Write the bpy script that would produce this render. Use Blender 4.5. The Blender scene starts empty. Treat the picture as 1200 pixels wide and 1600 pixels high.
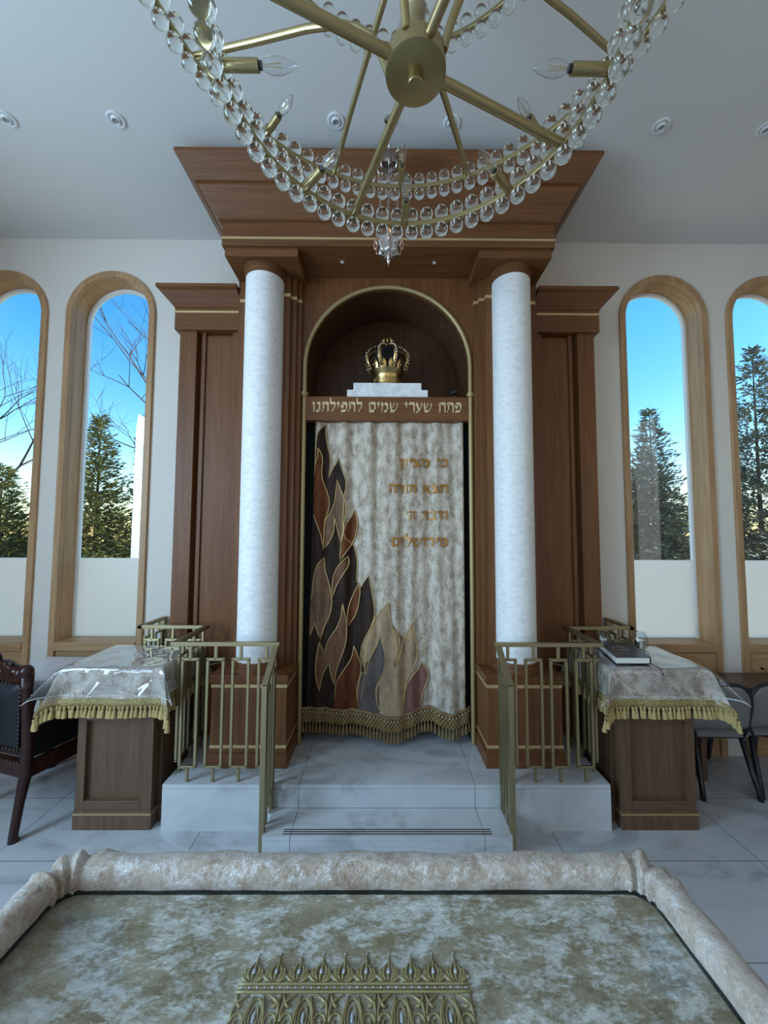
import bpy, bmesh, math, random
from mathutils import Vector, Matrix
random.seed(7)
S = bpy.context.scene
COL = S.collection
PI = math.pi
def R(d): return math.radians(d)

# ------------------------------------------------------------------ camera
cam_d = bpy.data.cameras.new('camera'); cam = bpy.data.objects.new('camera', cam_d); COL.objects.link(cam)
cam_d.sensor_fit = 'VERTICAL'; cam_d.sensor_height = 36.0; cam_d.sensor_width = 27.0
cam_d.lens = 36.0 * 610.0 / 1600.0
cam_d.clip_start = 0.02; cam_d.clip_end = 300
_p, _y, _r = R(3.42), R(0.30), R(0.23)
_f = Vector((math.sin(_y)*math.cos(_p), math.cos(_y)*math.cos(_p), math.sin(_p)))
_r0 = _f.cross(Vector((0, 0, 1))).normalized(); _u0 = _r0.cross(_f)
_rt = _r0*math.cos(_r) + _u0*math.sin(_r); _up = -_r0*math.sin(_r) + _u0*math.cos(_r)
_m = Matrix((_rt, _up, -_f)).transposed().to_4x4(); _m.translation = (-0.04, 0, 1.85)
cam.matrix_world = _m
S.camera = cam

# ------------------------------------------------------------------ look, sky, sun, daylight
S.view_settings.view_transform = 'Standard'; S.view_settings.look = 'None'
S.view_settings.exposure = 0.0; S.view_settings.gamma = 1.0; S.view_settings.use_curve_mapping = False
W = bpy.data.worlds.new('world'); S.world = W; W.use_nodes = True
wn = W.node_tree; wn.nodes.clear()
sky = wn.nodes.new('ShaderNodeTexSky'); sky.sky_type = 'NISHITA'; sky.sun_disc = False
sky.sun_elevation = R(38); sky.sun_rotation = R(95); sky.altitude = 300; sky.air_density = 1.3; sky.dust_density = 0.4; sky.ozone_density = 2.5
bg = wn.nodes.new('ShaderNodeBackground'); bg.inputs['Strength'].default_value = 0.33
wo = wn.nodes.new('ShaderNodeOutputWorld')
hs = wn.nodes.new('ShaderNodeHueSaturation'); hs.inputs['Saturation'].default_value = 1.45; wn.links.new(sky.outputs[0], hs.inputs['Color']); wn.links.new(hs.outputs[0], bg.inputs[0]); wn.links.new(bg.outputs[0], wo.inputs[0])

def sun_lamp(direction, strength, color):
    d = bpy.data.lights.new('sun', 'SUN'); d.energy = strength; d.angle = R(0.6); d.color = color
    o = bpy.data.objects.new('sun', d); COL.objects.link(o)
    o.rotation_euler = Vector(direction).to_track_quat('-Z', 'Y').to_euler(); o.location = (20, -8, 20)
sun_lamp((-0.80, 0.14, -0.58), 7.5, (1, .95, .86))

def daylight(loc, direction, sx, sz, watts, color):
    d = bpy.data.lights.new('window_daylight', 'AREA'); d.shape = 'RECTANGLE'; d.size = sx; d.size_y = sz
    d.energy = watts; d.color = color
    o = bpy.data.objects.new('window_daylight', d); COL.objects.link(o)
    o.location = loc; o.rotation_euler = Vector(direction).to_track_quat('-Z', 'Y').to_euler()
# daylight standing in the openings of the side walls and of the wall behind the camera
XL, XR, YB, YF, ZC = -4.0, 4.4, -6.0, 3.40, 4.52
SIDE_WIN = [(-4.6, 1.5), (-2.2, 1.5), (0.2, 1.5)]
for yc, w in SIDE_WIN:
    daylight((XL-0.16, yc, 2.35), (1, 0, -0.12), w-0.06, 2.9, {-4.6: 85, -2.2: 110, 0.2: 235}[yc], (0.49, 0.735, 1.0))
    daylight((XR+0.16, yc, 2.35), (-1, 0, -0.12), w-0.06, 2.9, 12, (1.0, 0.95, 0.88))
BACK_WIN = [-2.5, -1.2, 1.2, 2.5]
for xc in BACK_WIN:
    daylight((xc, YB-0.24, 2.45), (0, 1, -0.05), 0.66, 2.9, 12, (1.0, 0.95, 0.88))

# ------------------------------------------------------------------ materials
def mat(name, base=(.8, .8, .8), rough=.5, metal=0., **kw):
    m = bpy.data.materials.new(name); m.use_nodes = True
    b = m.node_tree.nodes['Principled BSDF']
    b.inputs['Base Color'].default_value = (*base, 1); b.inputs['Roughness'].default_value = rough; b.inputs['Metallic'].default_value = metal
    for k, v in kw.items(): b.inputs[k].default_value = v
    return m
def nodes(m): return m.node_tree.nodes, m.node_tree.links, m.node_tree.nodes['Principled BSDF']
def coords(m, scale=(1, 1, 1), kind='Object'):
    n, l, b = nodes(m); tc = n.new('ShaderNodeTexCoord'); mp = n.new('ShaderNodeMapping'); mp.inputs['Scale'].default_value = scale
    l.new(tc.outputs[kind], mp.inputs[0]); return mp.outputs[0]
def noise(m, vec, scale, detail=4, rough=.55, dist=0.):
    n, l, b = nodes(m); t = n.new('ShaderNodeTexNoise'); t.inputs['Scale'].default_value = scale; t.inputs['Detail'].default_value = detail
    t.inputs['Roughness'].default_value = rough; t.inputs['Distortion'].default_value = dist; l.new(vec, t.inputs['Vector']); return t.outputs['Fac']
def ramp(m, fac, stops):
    n, l, b = nodes(m); r = n.new('ShaderNodeValToRGB'); e = r.color_ramp.elements
    while len(e) < len(stops): e.new(.5)
    for q, (p, c) in zip(e, stops): q.position = p; q.color = (*c, 1)
    l.new(fac, r.inputs[0]); return r.outputs[0]
def mixc(m, fac, a, b_, mode='MIX'):
    n, l, b = nodes(m); x = n.new('ShaderNodeMixRGB'); x.blend_type = mode
    if isinstance(fac, float): x.inputs[0].default_value = fac
    else: l.new(fac, x.inputs[0])
    for i, s in ((1, a), (2, b_)):
        if isinstance(s, tuple): x.inputs[i].default_value = (*s, 1)
        else: l.new(s, x.inputs[i])
    return x.outputs[0]
def bump(m, h, strength, dist=.01):
    n, l, b = nodes(m); q = n.new('ShaderNodeBump'); q.inputs['Strength'].default_value = strength; q.inputs['Distance'].default_value = dist
    l.new(h, q.inputs['Height']); l.new(q.outputs[0], b.inputs['Normal'])
def setc(m, c): n, l, b = nodes(m); l.new(c, b.inputs['Base Color'])

def wood(name, c0, c1, axis, rough=.42, fine=1.0):
    m = mat(name, c0, rough); m.node_tree.nodes['Principled BSDF'].inputs['Specular IOR Level'].default_value = .32
    sc = {'z': (26*fine, 26*fine, .9), 'x': (.9, 26*fine, 26*fine), 'y': (26*fine, .9, 26*fine)}[axis]
    v = coords(m, sc)
    a = noise(m, v, 1.0, 5, .6, .6); bb = noise(m, v, 4.2, 3, .6)
    c = mixc(m, .35, ramp(m, a, [(.3, c0), (.7, c1)]), ramp(m, bb, [(.35, tuple(x*.72 for x in c0)), (.65, c1)]))
    setc(m, c); bump(m, bb, .06, .002); return m
WAL0, WAL1 = (.110, .040, .0125), (.205, .083, .029)
M = {}
M['wood_v'] = wood('walnut_vertical', WAL0, WAL1, 'z'); M['wood_h'] = wood('walnut_horizontal', WAL0, WAL1, 'x')
M['wood_y'] = wood('walnut_depth', WAL0, WAL1, 'y')
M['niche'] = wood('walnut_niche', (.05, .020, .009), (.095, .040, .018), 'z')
M['oak_v'] = wood('maple_vertical', (.36, .20, .09), (.54, .335, .175), 'z', .4, .5); M['oak_h'] = wood('maple_horizontal', (.36, .20, .09), (.54, .335, .175), 'x', .4, .5)
M['lect'] = wood('lectern_walnut', (.085, .045, .024), (.16, .092, .052), 'z'); M['lect_h'] = wood('lectern_walnut_h', (.085, .045, .024), (.16, .092, .052), 'x')
M['mahog'] = wood('dark_mahogany', (.014, .005, .004), (.05, .016, .011), 'z', .22)
M['desk'] = wood('desk_brown', (.10, .055, .035), (.16, .09, .06), 'x', .35)
M['brass'] = mat('satin_brass', (.43, .335, .165), .36, 1.0)
M['brass_rail'] = mat('brushed_brass_railing', (.36, .295, .165), .42, .9)
M['inlay'] = mat('gold_inlay', (.62, .45, .22), .42, .55)
M['trimgold'] = mat('satin_gold_trim', (.40, .30, .14), .45, .45)
M['gold'] = mat('old_gold', (.60, .43, .17), .30, 1.0)
M['silver'] = mat('silver', (.70, .66, .62), .25, 1.0)
M['oldsilver'] = mat('tarnished_silver', (.34, .25, .22), .4, 1.0)
M['rose'] = mat('rose_silver', (.80, .52, .40), .25, 1.0)
M['black'] = mat('matte_black', (.006, .006, .007), .7)
M['blackmetal'] = mat('black_metal', (.012, .012, .014), .3)
M['leather'] = mat('dark_leather', (.008, .008, .011), .5, 0., **{'Specular IOR Level': .3}); bump(M['leather'], noise(M['leather'], coords(M['leather']), 60, 4), .25, .004)
M['nail'] = mat('nail_brass', (.10, .07, .06), .3, 1.0)
M['seat'] = mat('grey_vinyl', (.19, .185, .175), .5)
M['white'] = mat('white_enamel', (.72, .72, .71), .4)
M['wframe'] = mat('white_window_frame', (.82, .84, .85), .4)
M['lensgrey'] = mat('lamp_lens', (.28, .29, .30), .25)
m = M['wall'] = mat('wall_paint', (.72, .67, .605), .85); bump(m, noise(m, coords(m, (1, 1, .55)), 70, 5), .35, .004)
M['wall_warm'] = mat('unseen_wall_dark', (.27, .20, .145), .7)  # unseen walls, darkened and warmed to cut and tint the bounce light
m = M['ceil'] = mat('ceiling_paint', (.70, .675, .635), .9)
m = M['column'] = mat('white_stucco', (.8, .79, .77), .55)
cv = coords(m, (1, 1, 2.2)); setc(m, ramp(m, noise(m, cv, 22, 6, .7), [(.32, (.66, .66, .66)), (.5, (.80, .79, .775)), (.72, (.86, .85, .83))])); bump(m, noise(m, cv, 40, 4), .10, .003)
m = M['marble_white'] = mat('white_marble', (.8, .8, .8), .3); setc(m, ramp(m, noise(m, coords(m), 9, 6, .6, 1.5), [(.3, (.6, .6, .61)), (.6, (.84, .84, .83))]))
def marble(name, tile):
    m = mat(name, (.7, .7, .72), .13); n, l, b = nodes(m); v = coords(m)
    a = noise(m, coords(m, (1, 2.2, 1.6)), 1.4, 8, .62, 1.6); f = noise(m, v, 5, 6, .6, .8)
    c = mixc(m, .3, ramp(m, a, [(.36, (.32, .33, .34)), (.47, (.50, .51, .52)), (.6, (.55, .56, .56)), (.75, (.50, .51, .51))]), ramp(m, f, [(.3, (.42, .43, .44)), (.65, (.58, .58, .58))]))
    if tile:
        br = n.new('ShaderNodeTexBrick'); br.offset = 0; br.inputs['Scale'].default_value = 1; br.inputs['Brick Width'].default_value = 1.098; br.inputs['Row Height'].default_value = .532
        br.inputs['Mortar Size'].default_value = .0028; br.inputs['Mortar Smooth'].default_value = 0
        br.inputs['Color1'].default_value = (1, 1, 1, 1); br.inputs['Color2'].default_value = (.95, .95, .95, 1); br.inputs['Mortar'].default_value = (.42, .40, .38, 1)
        tc = n.new('ShaderNodeTexCoord'); mp = n.new('ShaderNodeMapping'); mp.inputs['Location'].default_value = (.066, .325, 0)
        l.new(tc.outputs['Object'], mp.inputs[0]); l.new(mp.outputs[0], br.inputs['Vector'])
        c = mixc(m, 1.0, c, br.outputs['Color'], 'MULTIPLY')
    setc(m, c); return m
M['floor'] = marble('marble_floor_tiles', True); M['marble'] = marble('marble_slab', False)
M['grout'] = mat('grout', (.22, .21, .20), .9)
M['grip'] = mat('dark_grip_strip', (.045, .038, .034), .6)

def velvet(name, lo, hi, scale, sheen=.5, r0=.35, r1=.7, stretch=(1, 1, 1), bstr=.5, spec=.6):
    m = mat(name, lo, .5); n, l, b = nodes(m); v = coords(m, stretch)
    a = noise(m, v, scale, 8, .74, .25); d = noise(m, v, scale*.22, 3, .5, .3)
    mx = n.new('ShaderNodeMath'); mx.operation = 'MULTIPLY_ADD'; mx.inputs[1].default_value = .55; l.new(d, mx.inputs[0])
    sc = n.new('ShaderNodeMath'); sc.operation = 'MULTIPLY'; sc.inputs[1].default_value = .62; l.new(a, sc.inputs[0]); l.new(sc.outputs[0], mx.inputs[2])
    g_ = noise(m, v, scale*4.5, 3, .7)
    ad = n.new('ShaderNodeMath'); ad.operation = 'MULTIPLY_ADD'; ad.inputs[1].default_value = .26; l.new(g_, ad.inputs[0]); l.new(mx.outputs[0], ad.inputs[2])
    setc(m, ramp(m, ad.outputs[0], [(.60, lo), (.70, tuple((x+y)/2 for x, y in zip(lo, hi))), (.79, hi)]))
    rr = n.new('ShaderNodeMapRange'); rr.inputs[1].default_value = .45; rr.inputs[2].default_value = .68; rr.inputs[3].default_value = r1; rr.inputs[4].default_value = r0
    l.new(mx.outputs[0], rr.inputs[0]); l.new(rr.outputs[0], b.inputs['Roughness'])
    b.inputs['Sheen Weight'].default_value = sheen; b.inputs['Sheen Roughness'].default_value = .35; b.inputs['Specular IOR Level'].default_value = .6
    bump(m, a, bstr, .012); b.inputs['Specular IOR Level'].default_value = spec; return m
M['velvet_table'] = velvet('crushed_velvet_champagne', (.22, .175, .105), (.36, .30, .215), 58, .2, .26, .40, (1, 1.9, 1), .8, .9)
M['velvet_rim'] = velvet('crushed_velvet_rim', (.35, .25, .172), (.54, .445, .36), 60, .4, .32, .55, (1, 1, 1), .5, .8)
M['velvet_cloth'] = velvet('crushed_velvet_cloth', (.28, .21, .155), (.57, .50, .42), 55, .4)
M['velvet_curtain'] = velvet('crushed_velvet_curtain', (.31, .23, .155), (.66, .57, .47), 105, .3, .3, .6, (1, 1, .5), .7)  # tone contrast paints the pile's sheen specks into the colour
def nap(m, lean, strength=1.0, dist=.02, scale=40, stretch=(1, 1, 1), shine=1.0):
    """crushed pile: the fibres lie over towards 'lean' and vary in patches"""
    n, l, b = nodes(m); v = coords(m, stretch); a = noise(m, v, scale, 7, .68, .2)
    q = n.new('ShaderNodeBump'); q.inputs['Strength'].default_value = strength; q.inputs['Distance'].default_value = dist; l.new(a, q.inputs['Height'])
    ad = n.new('ShaderNodeVectorMath'); ad.operation = 'ADD'; ad.inputs[1].default_value = lean; l.new(q.outputs[0], ad.inputs[0])
    nm = n.new('ShaderNodeVectorMath'); nm.operation = 'NORMALIZE'; l.new(ad.outputs[0], nm.inputs[0]); l.new(nm.outputs[0], b.inputs['Normal'])
    # flattened patches of pile shine, standing pile does not
    c0 = noise(m, v, scale*.32, 8, .70, .3); c1 = noise(m, v, scale*2.2, 4, .7, 0.)
    q1 = n.new('ShaderNodeMath'); q1.operation = 'MULTIPLY_ADD'; q1.inputs[1].default_value = .45; l.new(c1, q1.inputs[0]); l.new(c0, q1.inputs[2])
    mr = n.new('ShaderNodeMapRange'); mr.inputs[1].default_value = .685; mr.inputs[2].default_value = .82; mr.inputs[3].default_value = .0; mr.inputs[4].default_value = shine
    l.new(q1.outputs[0], mr.inputs[0]); l.new(mr.outputs[0], b.inputs['Specular IOR Level']); b.inputs['IOR'].default_value = 2.5
nap(M['velvet_table'], (-.45, -.52, 0), 1.0, .009, 46, (1, 1.7, 1), .8); nap(M['velvet_rim'], (-.12, 0, 0), .8, .012, 60, (1, 1, 1), .9)
def flame_velvet(name, c): return velvet(name, tuple(x*.75 for x in c), tuple(min(1, x*1.35) for x in c), 26, .02, .6, .85, (1, 1, .4), .25, .12)
M['fl_dark'] = flame_velvet('velvet_near_black', (.026, .015, .011)); M['fl_brown'] = flame_velvet('velvet_brown', (.115, .055, .030))
M['fl_rust'] = flame_velvet('velvet_rust', (.115, .036, .014)); M['fl_taupe'] = flame_velvet('velvet_taupe', (.15, .085, .052))
M['fl_tan'] = flame_velvet('velvet_tan', (.31, .215, .13)); M['fl_grey'] = flame_velvet('velvet_grey', (.105, .083, .074)); M['fl_plum'] = flame_velvet('velvet_plum', (.17, .08, .065))
M['thread'] = mat('gold_thread', (.50, .34, .14), .45, .35)
M['letter'] = mat('gold_embroidery', (.38, .18, .030), .45, .25)
M['signletter'] = mat('pale_gold_letters', (.62, .47, .25), .42, .2)
M['fringe'] = mat('gold_fringe', (.42, .305, .115), .6)
M['braid'] = mat('gold_braid', (.36, .26, .10), .6); setc(M['braid'], ramp(M['braid'], noise(M['braid'], coords(M['braid']), 130, 2), [(.4, (.20, .14, .05)), (.6, (.44, .32, .125))])); bump(M['braid'], noise(M['braid'], coords(M['braid']), 130, 2), 1.0, .008); M['fringe_d'] = mat('bronze_fringe', (.22, .135, .05), .55, .1)
M['pearl'] = mat('pearl_bead', (.8, .72, .55), .3)
M['silk'] = mat('white_embroidery', (.74, .72, .72), .35)
M['table_emb'] = mat('antique_gold_embroidery', (.42, .34, .17), .45, .3); M['jewel'] = mat('crystal_jewel', (.6, .64, .72), .1, .3)
M['book'] = mat('navy_book_cover', (.012, .013, .025), .3); M['pages'] = mat('paper_edges', (.70, .68, .64), .8); M['ribbon'] = mat('dark_ribbon', (.05, .012, .02), .6)
M['linen'] = mat('white_linen', (.72, .72, .75), .22)
M['capvelvet'] = mat('black_velvet', (.006, .005, .006), .9)

def glass(name, color=(1, 1, 1), rough=0.0, ior=1.5):
    m = bpy.data.materials.new(name); m.use_nodes = True; n = m.node_tree.nodes; l = m.node_tree.links; n.clear()
    g = n.new('ShaderNodeBsdfGlass'); g.inputs['Color'].default_value = (*color, 1); g.inputs['Roughness'].default_value = rough; g.inputs['IOR'].default_value = ior
    o = n.new('ShaderNodeOutputMaterial'); l.new(g.outputs[0], o.inputs[0]); return m
def film(name, ior=1.45, rough=.03, tint=(1, 1, 1), boost=1.0, bumps=0., bscale=8., bst=(1, 1, 1)):
    """thin clear sheet: what it does not mirror it lets through"""
    m = bpy.data.materials.new(name); m.use_nodes = True; n = m.node_tree.nodes; l = m.node_tree.links; n.clear()
    t = n.new('ShaderNodeBsdfTransparent'); t.inputs[0].default_value = (*tint, 1)
    g = n.new('ShaderNodeBsdfGlossy'); g.inputs['Roughness'].default_value = rough
    ge = n.new('ShaderNodeNewGeometry'); dt = n.new('ShaderNodeVectorMath'); dt.operation = 'DOT_PRODUCT'; l.new(ge.outputs['Incoming'], dt.inputs[0]); l.new(ge.outputs['Normal'], dt.inputs[1])
    def mth(op, a, b_=None, clamp=False):
        q = n.new('ShaderNodeMath'); q.operation = op; q.use_clamp = clamp
        for i, s_ in enumerate((a, b_)):
            if s_ is None: continue
            if isinstance(s_, (int, float)): q.inputs[i].default_value = s_
            else: l.new(s_, q.inputs[i])
        return q.outputs[0]
    f0 = ((ior-1)/(ior+1))**2
    p5 = mth('POWER', mth('SUBTRACT', 1.0, mth('ABSOLUTE', dt.outputs['Value'])), 5.0)
    fr_ = mth('MULTIPLY', mth('ADD', mth('MULTIPLY', p5, 1-f0), f0), boost, True)
    x = n.new('ShaderNodeMixShader'); l.new(fr_, x.inputs[0]); l.new(t.outputs[0], x.inputs[1]); l.new(g.outputs[0], x.inputs[2])
    if bumps:
        tc = n.new('ShaderNodeTexCoord'); mp = n.new('ShaderNodeMapping'); mp.inputs['Scale'].default_value = bst; l.new(tc.outputs['Object'], mp.inputs[0])
        nz = n.new('ShaderNodeTexNoise'); nz.inputs['Scale'].default_value = bscale; nz.inputs['Detail'].default_value = 3; l.new(mp.outputs[0], nz.inputs['Vector'])
        b = n.new('ShaderNodeBump'); b.inputs['Strength'].default_value = bumps; b.inputs['Distance'].default_value = .02; l.new(nz.outputs['Fac'], b.inputs['Height'])
        l.new(b.outputs[0], g.inputs['Normal']); l.new(b.outputs[0], dt.inputs[1])
    o = n.new('ShaderNodeOutputMaterial'); l.new(x.outputs[0], o.inputs[0]); return m
M['ball'] = glass('clear_glass_ball', (.955, .96, .94)); M['bulbglass'] = film('bulb_glass', 1.5, .02, (.95, .96, .97), 3.2)
M['pane'] = film('window_glass', 1.5, .0, (.96, .98, .98), 1.6); M['tableglass'] = film('table_glass', 1.5, .012, (.97, .975, .95), .8)
M['plastic'] = film('clear_vinyl', 1.5, .035, (.96, .97, .98), 1.9, .16, 9, (1, .5, 1)); M['cup'] = film('cup_glass', 1.5, .01, (.86, .90, .92), 2.2)
M['vinyl_edge'] = mat('vinyl_edge', (.75, .77, .78), .15)
m = M['frost'] = bpy.data.materials.new('frosted_film'); m.use_nodes = True; n_ = m.node_tree.nodes; l_ = m.node_tree.links; n_.clear()
_t = n_.new('ShaderNodeBsdfTranslucent'); _t.inputs[0].default_value = (.98, .91, .83, 1); _g = n_.new('ShaderNodeBsdfGlossy'); _g.inputs['Roughness'].default_value = .4
_x = n_.new('ShaderNodeMixShader'); _x.inputs[0].default_value = .06; _o = n_.new('ShaderNodeOutputMaterial')
l_.new(_t.outputs[0], _x.inputs[1]); l_.new(_g.outputs[0], _x.inputs[2]); l_.new(_x.outputs[0], _o.inputs[0])
def emit(name, c, s):
    m = mat(name, c, .4); b = m.node_tree.nodes['Principled BSDF']; b.inputs['Emission Color'].default_value = (*c, 1); b.inputs['Emission Strength'].default_value = s; return m
M['flame'] = emit('eternal_flame_bulb', (1, .42, .16), 2.2)
M['filament'] = mat('filament', (.75, .62, .35), .4, .6)
def leafmat(name, a, b_):
    m = mat(name, a, .6); n, l, bs = nodes(m); oi = n.new('ShaderNodeNewGeometry'); setc(m, ramp(m, oi.outputs['Random Per Island'], [(0, a), (1, b_)])); return m
M['ever'] = leafmat('evergreen_needles', (.03, .055, .022), (.36, .37, .10)); M['ever2'] = leafmat('hazed_needles', (.08, .105, .08), (.30, .33, .24))  # yellow in the first paints sunlit needles; the second is paled for haze
M['bark'] = mat('bark', (.07, .05, .045), .9); M['ground'] = mat('dry_lawn', (.52, .44, .25), .95); M['bush'] = leafmat('shrub_leaves', (.05, .07, .02), (.16, .16, .05))

# ------------------------------------------------------------------ mesh helpers
ORG = {}
class MB:
    def __init__(s): s.v = []; s.f = []
    def add(s, vs, fs):
        o = len(s.v); s.v += [tuple(p) for p in vs]; s.f += [tuple(i+o for i in f) for f in fs]; return s
    def box(s, x0, x1, y0, y1, z0, z1):
        x0, x1 = sorted((x0, x1)); y0, y1 = sorted((y0, y1)); z0, z1 = sorted((z0, z1))
        return s.add([(x0, y0, z0), (x1, y0, z0), (x1, y1, z0), (x0, y1, z0), (x0, y0, z1), (x1, y0, z1), (x1, y1, z1), (x0, y1, z1)],
              [(0, 3, 2, 1), (4, 5, 6, 7), (0, 1, 5, 4), (1, 2, 6, 5), (2, 3, 7, 6), (3, 0, 4, 7)])
    def tube(s, pts, r, seg=8, closed=False, cap=True):
        pts = [Vector(p) for p in pts]; n = len(pts); rr = r if isinstance(r, (list, tuple)) else [r]*n
        ring = []; up = None; vs = []
        for i in range(n):
            if closed: t = pts[(i+1) % n] - pts[i-1]
            else: t = pts[min(i+1, n-1)] - pts[max(i-1, 0)]
            t = t.normalized() if t.length > 1e-9 else Vector((0, 0, 1))
            if up is None: up = Vector((0, 0, 1)) if abs(t.z) < .9 else Vector((1, 0, 0))
            a = t.cross(up)
            if a.length < 1e-6: a = t.orthogonal()
            a.normalize(); b = a.cross(t).normalized(); up = b
            for k in range(seg):
                q = 2*PI*k/seg; vs.append(pts[i] + (a*math.cos(q) + b*math.sin(q))*rr[i])
        fs = []
        for i in range(n if closed else n-1):
            j = (i+1) % n
            for k in range(seg): fs.append((i*seg+k, i*seg+(k+1) % seg, j*seg+(k+1) % seg, j*seg+k))
        if cap and not closed: fs += [tuple(range(seg-1, -1, -1)), tuple((n-1)*seg+k for k in range(seg))]
        return s.add(vs, fs)
    def bar(s, p, q, w, h):
        """rectangular bar from p to q; w across, h up"""
        p, q = Vector(p), Vector(q); t = (q-p).normalized(); up = Vector((0, 0, 1)) if abs(t.z) < .95 else Vector((0, 1, 0))
        a = t.cross(up).normalized(); b = a.cross(t)
        vs = [c + a*(w/2*i) + b*(h/2*j) for c in (p, q) for i, j in ((-1, -1), (1, -1), (1, 1), (-1, 1))]
        return s.add(vs, [(3, 2, 1, 0), (4, 5, 6, 7), (0, 1, 5, 4), (1, 2, 6, 5), (2, 3, 7, 6), (3, 0, 4, 7)])
    def lathe(s, prof, c=(0, 0, 0), seg=24, mtx=None):
        n = len(prof); vs = []
        for r, z in prof:
            for k in range(seg):
                q = 2*PI*k/seg; p = Vector((r*math.cos(q), r*math.sin(q), z))
                if mtx: p = mtx @ p
                vs.append((p.x+c[0], p.y+c[1], p.z+c[2]))
        fs = [(i*seg+k, i*seg+(k+1) % seg, (i+1)*seg+(k+1) % seg, (i+1)*seg+k) for i in range(n-1) for k in range(seg)]
        if prof[0][0] > 1e-6: fs.append(tuple(range(seg-1, -1, -1)))
        if prof[-1][0] > 1e-6: fs.append(tuple((n-1)*seg+k for k in range(seg)))
        return s.add(vs, fs)
    def ball(s, c, r, seg=12, rings=8, sc=(1, 1, 1)):
        vs = [(c[0], c[1], c[2]-r*sc[2])]; fs = []
        for i in range(1, rings):
            a = -PI/2 + PI*i/rings
            for k in range(seg):
                q = 2*PI*k/seg; vs.append((c[0]+r*sc[0]*math.cos(a)*math.cos(q), c[1]+r*sc[1]*math.cos(a)*math.sin(q), c[2]+r*sc[2]*math.sin(a)))
        vs.append((c[0], c[1], c[2]+r*sc[2])); top = len(vs)-1
        for k in range(seg):
            fs.append((0, 1+(k+1) % seg, 1+k)); fs.append((top, 1+(rings-2)*seg+k, 1+(rings-2)*seg+(k+1) % seg))
            for i in range(rings-2): fs.append((1+i*seg+k, 1+i*seg+(k+1) % seg, 1+(i+1)*seg+(k+1) % seg, 1+(i+1)*seg+k))
        return s.add(vs, fs)
    def grid(s, fn, nu, nv, closed_u=False):
        vs = [fn(i/nu, j/nv) for j in range(nv+1) for i in range(nu+1)]
        fs = [(j*(nu+1)+i, j*(nu+1)+i+1, (j+1)*(nu+1)+i+1, (j+1)*(nu+1)+i) for j in range(nv) for i in range(nu)]
        return s.add(vs, fs)
    def prism(s, poly, lo, hi, axis='y'):
        n = len(poly); P = {'y': lambda a, b, t: (a, t, b), 'x': lambda a, b, t: (t, a, b), 'z': lambda a, b, t: (a, b, t)}[axis]
        vs = [P(a, b, lo) for a, b in poly] + [P(a, b, hi) for a, b in poly]
        return s.add(vs, [tuple(range(n)), tuple(range(2*n-1, n-1, -1))] + [(i, (i+1) % n, n+(i+1) % n, n+i) for i in range(n)])
    def build(s, name, m, parent=None, smooth=False, bevel=0., kind=None, fix=True, label=None):
        me = bpy.data.meshes.new(name); o = bpy.data.objects.new(name, me); COL.objects.link(o)
        off = ORG.get(parent.name, (0, 0, 0)) if parent else (0, 0, 0)
        me.from_pydata([(x-off[0], y-off[1], z-off[2]) for x, y, z in s.v], [], s.f)
        if fix or bevel:
            bm = bmesh.new(); bm.from_mesh(me)
            if fix: bmesh.ops.recalc_face_normals(bm, faces=bm.faces)
            bm.to_mesh(me); bm.free()
        me.materials.append(M[m] if isinstance(m, str) else m)
        if smooth:
            for p in me.polygons: p.use_smooth = True
            if smooth == 'auto':
                bm = bmesh.new(); bm.from_mesh(me)
                for e in bm.edges:
                    if len(e.link_faces) == 2 and e.calc_face_angle(0) > R(38): e.smooth = False
                bm.to_mesh(me); bm.free()
        if bevel:
            b = o.modifiers.new('bevel', 'BEVEL'); b.width = bevel; b.segments = 2; b.limit_method = 'ANGLE'; b.angle_limit = R(40)
        if parent: o.parent = parent; ORG[o.name] = off
        if kind: o['kind'] = kind
        if label: o['label'] = label
        return o
def tag(o, label, cat, group=None):
    o['label'] = label; o['category'] = cat
    if group: o['group'] = group
    return o
def thing(name, label, cat, loc, group=None, rotz=0., local=False):
    o = bpy.data.objects.new(name, None); COL.objects.link(o); o.location = loc; o.rotation_euler = (0, 0, rotz); o.empty_display_size = .05
    ORG[o.name] = (0, 0, 0) if local else tuple(loc)
    return tag(o, label, cat, group)
def dup(root, dloc, label, group=None):
    r = root.copy(); COL.objects.link(r); r.location = Vector(root.location) + Vector(dloc); r['label'] = label
    if group: r['group'] = group
    for ch in list(root.children):
        c = ch.copy(); COL.objects.link(c); c.parent = r
        for g in ch.children:
            d = g.copy(); COL.objects.link(d); d.parent = c
    return r
def lerp(a, b, t): return a+(b-a)*t
def pw(tbl, x):
    if x <= tbl[0][0]: return tbl[0][1]
    for (a, b), (c, d) in zip(tbl, tbl[1:]):
        if x <= c:
            t = (x-a)/(c-a); t = t*t*(3-2*t); return b+(d-b)*t
    return tbl[-1][1]

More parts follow.
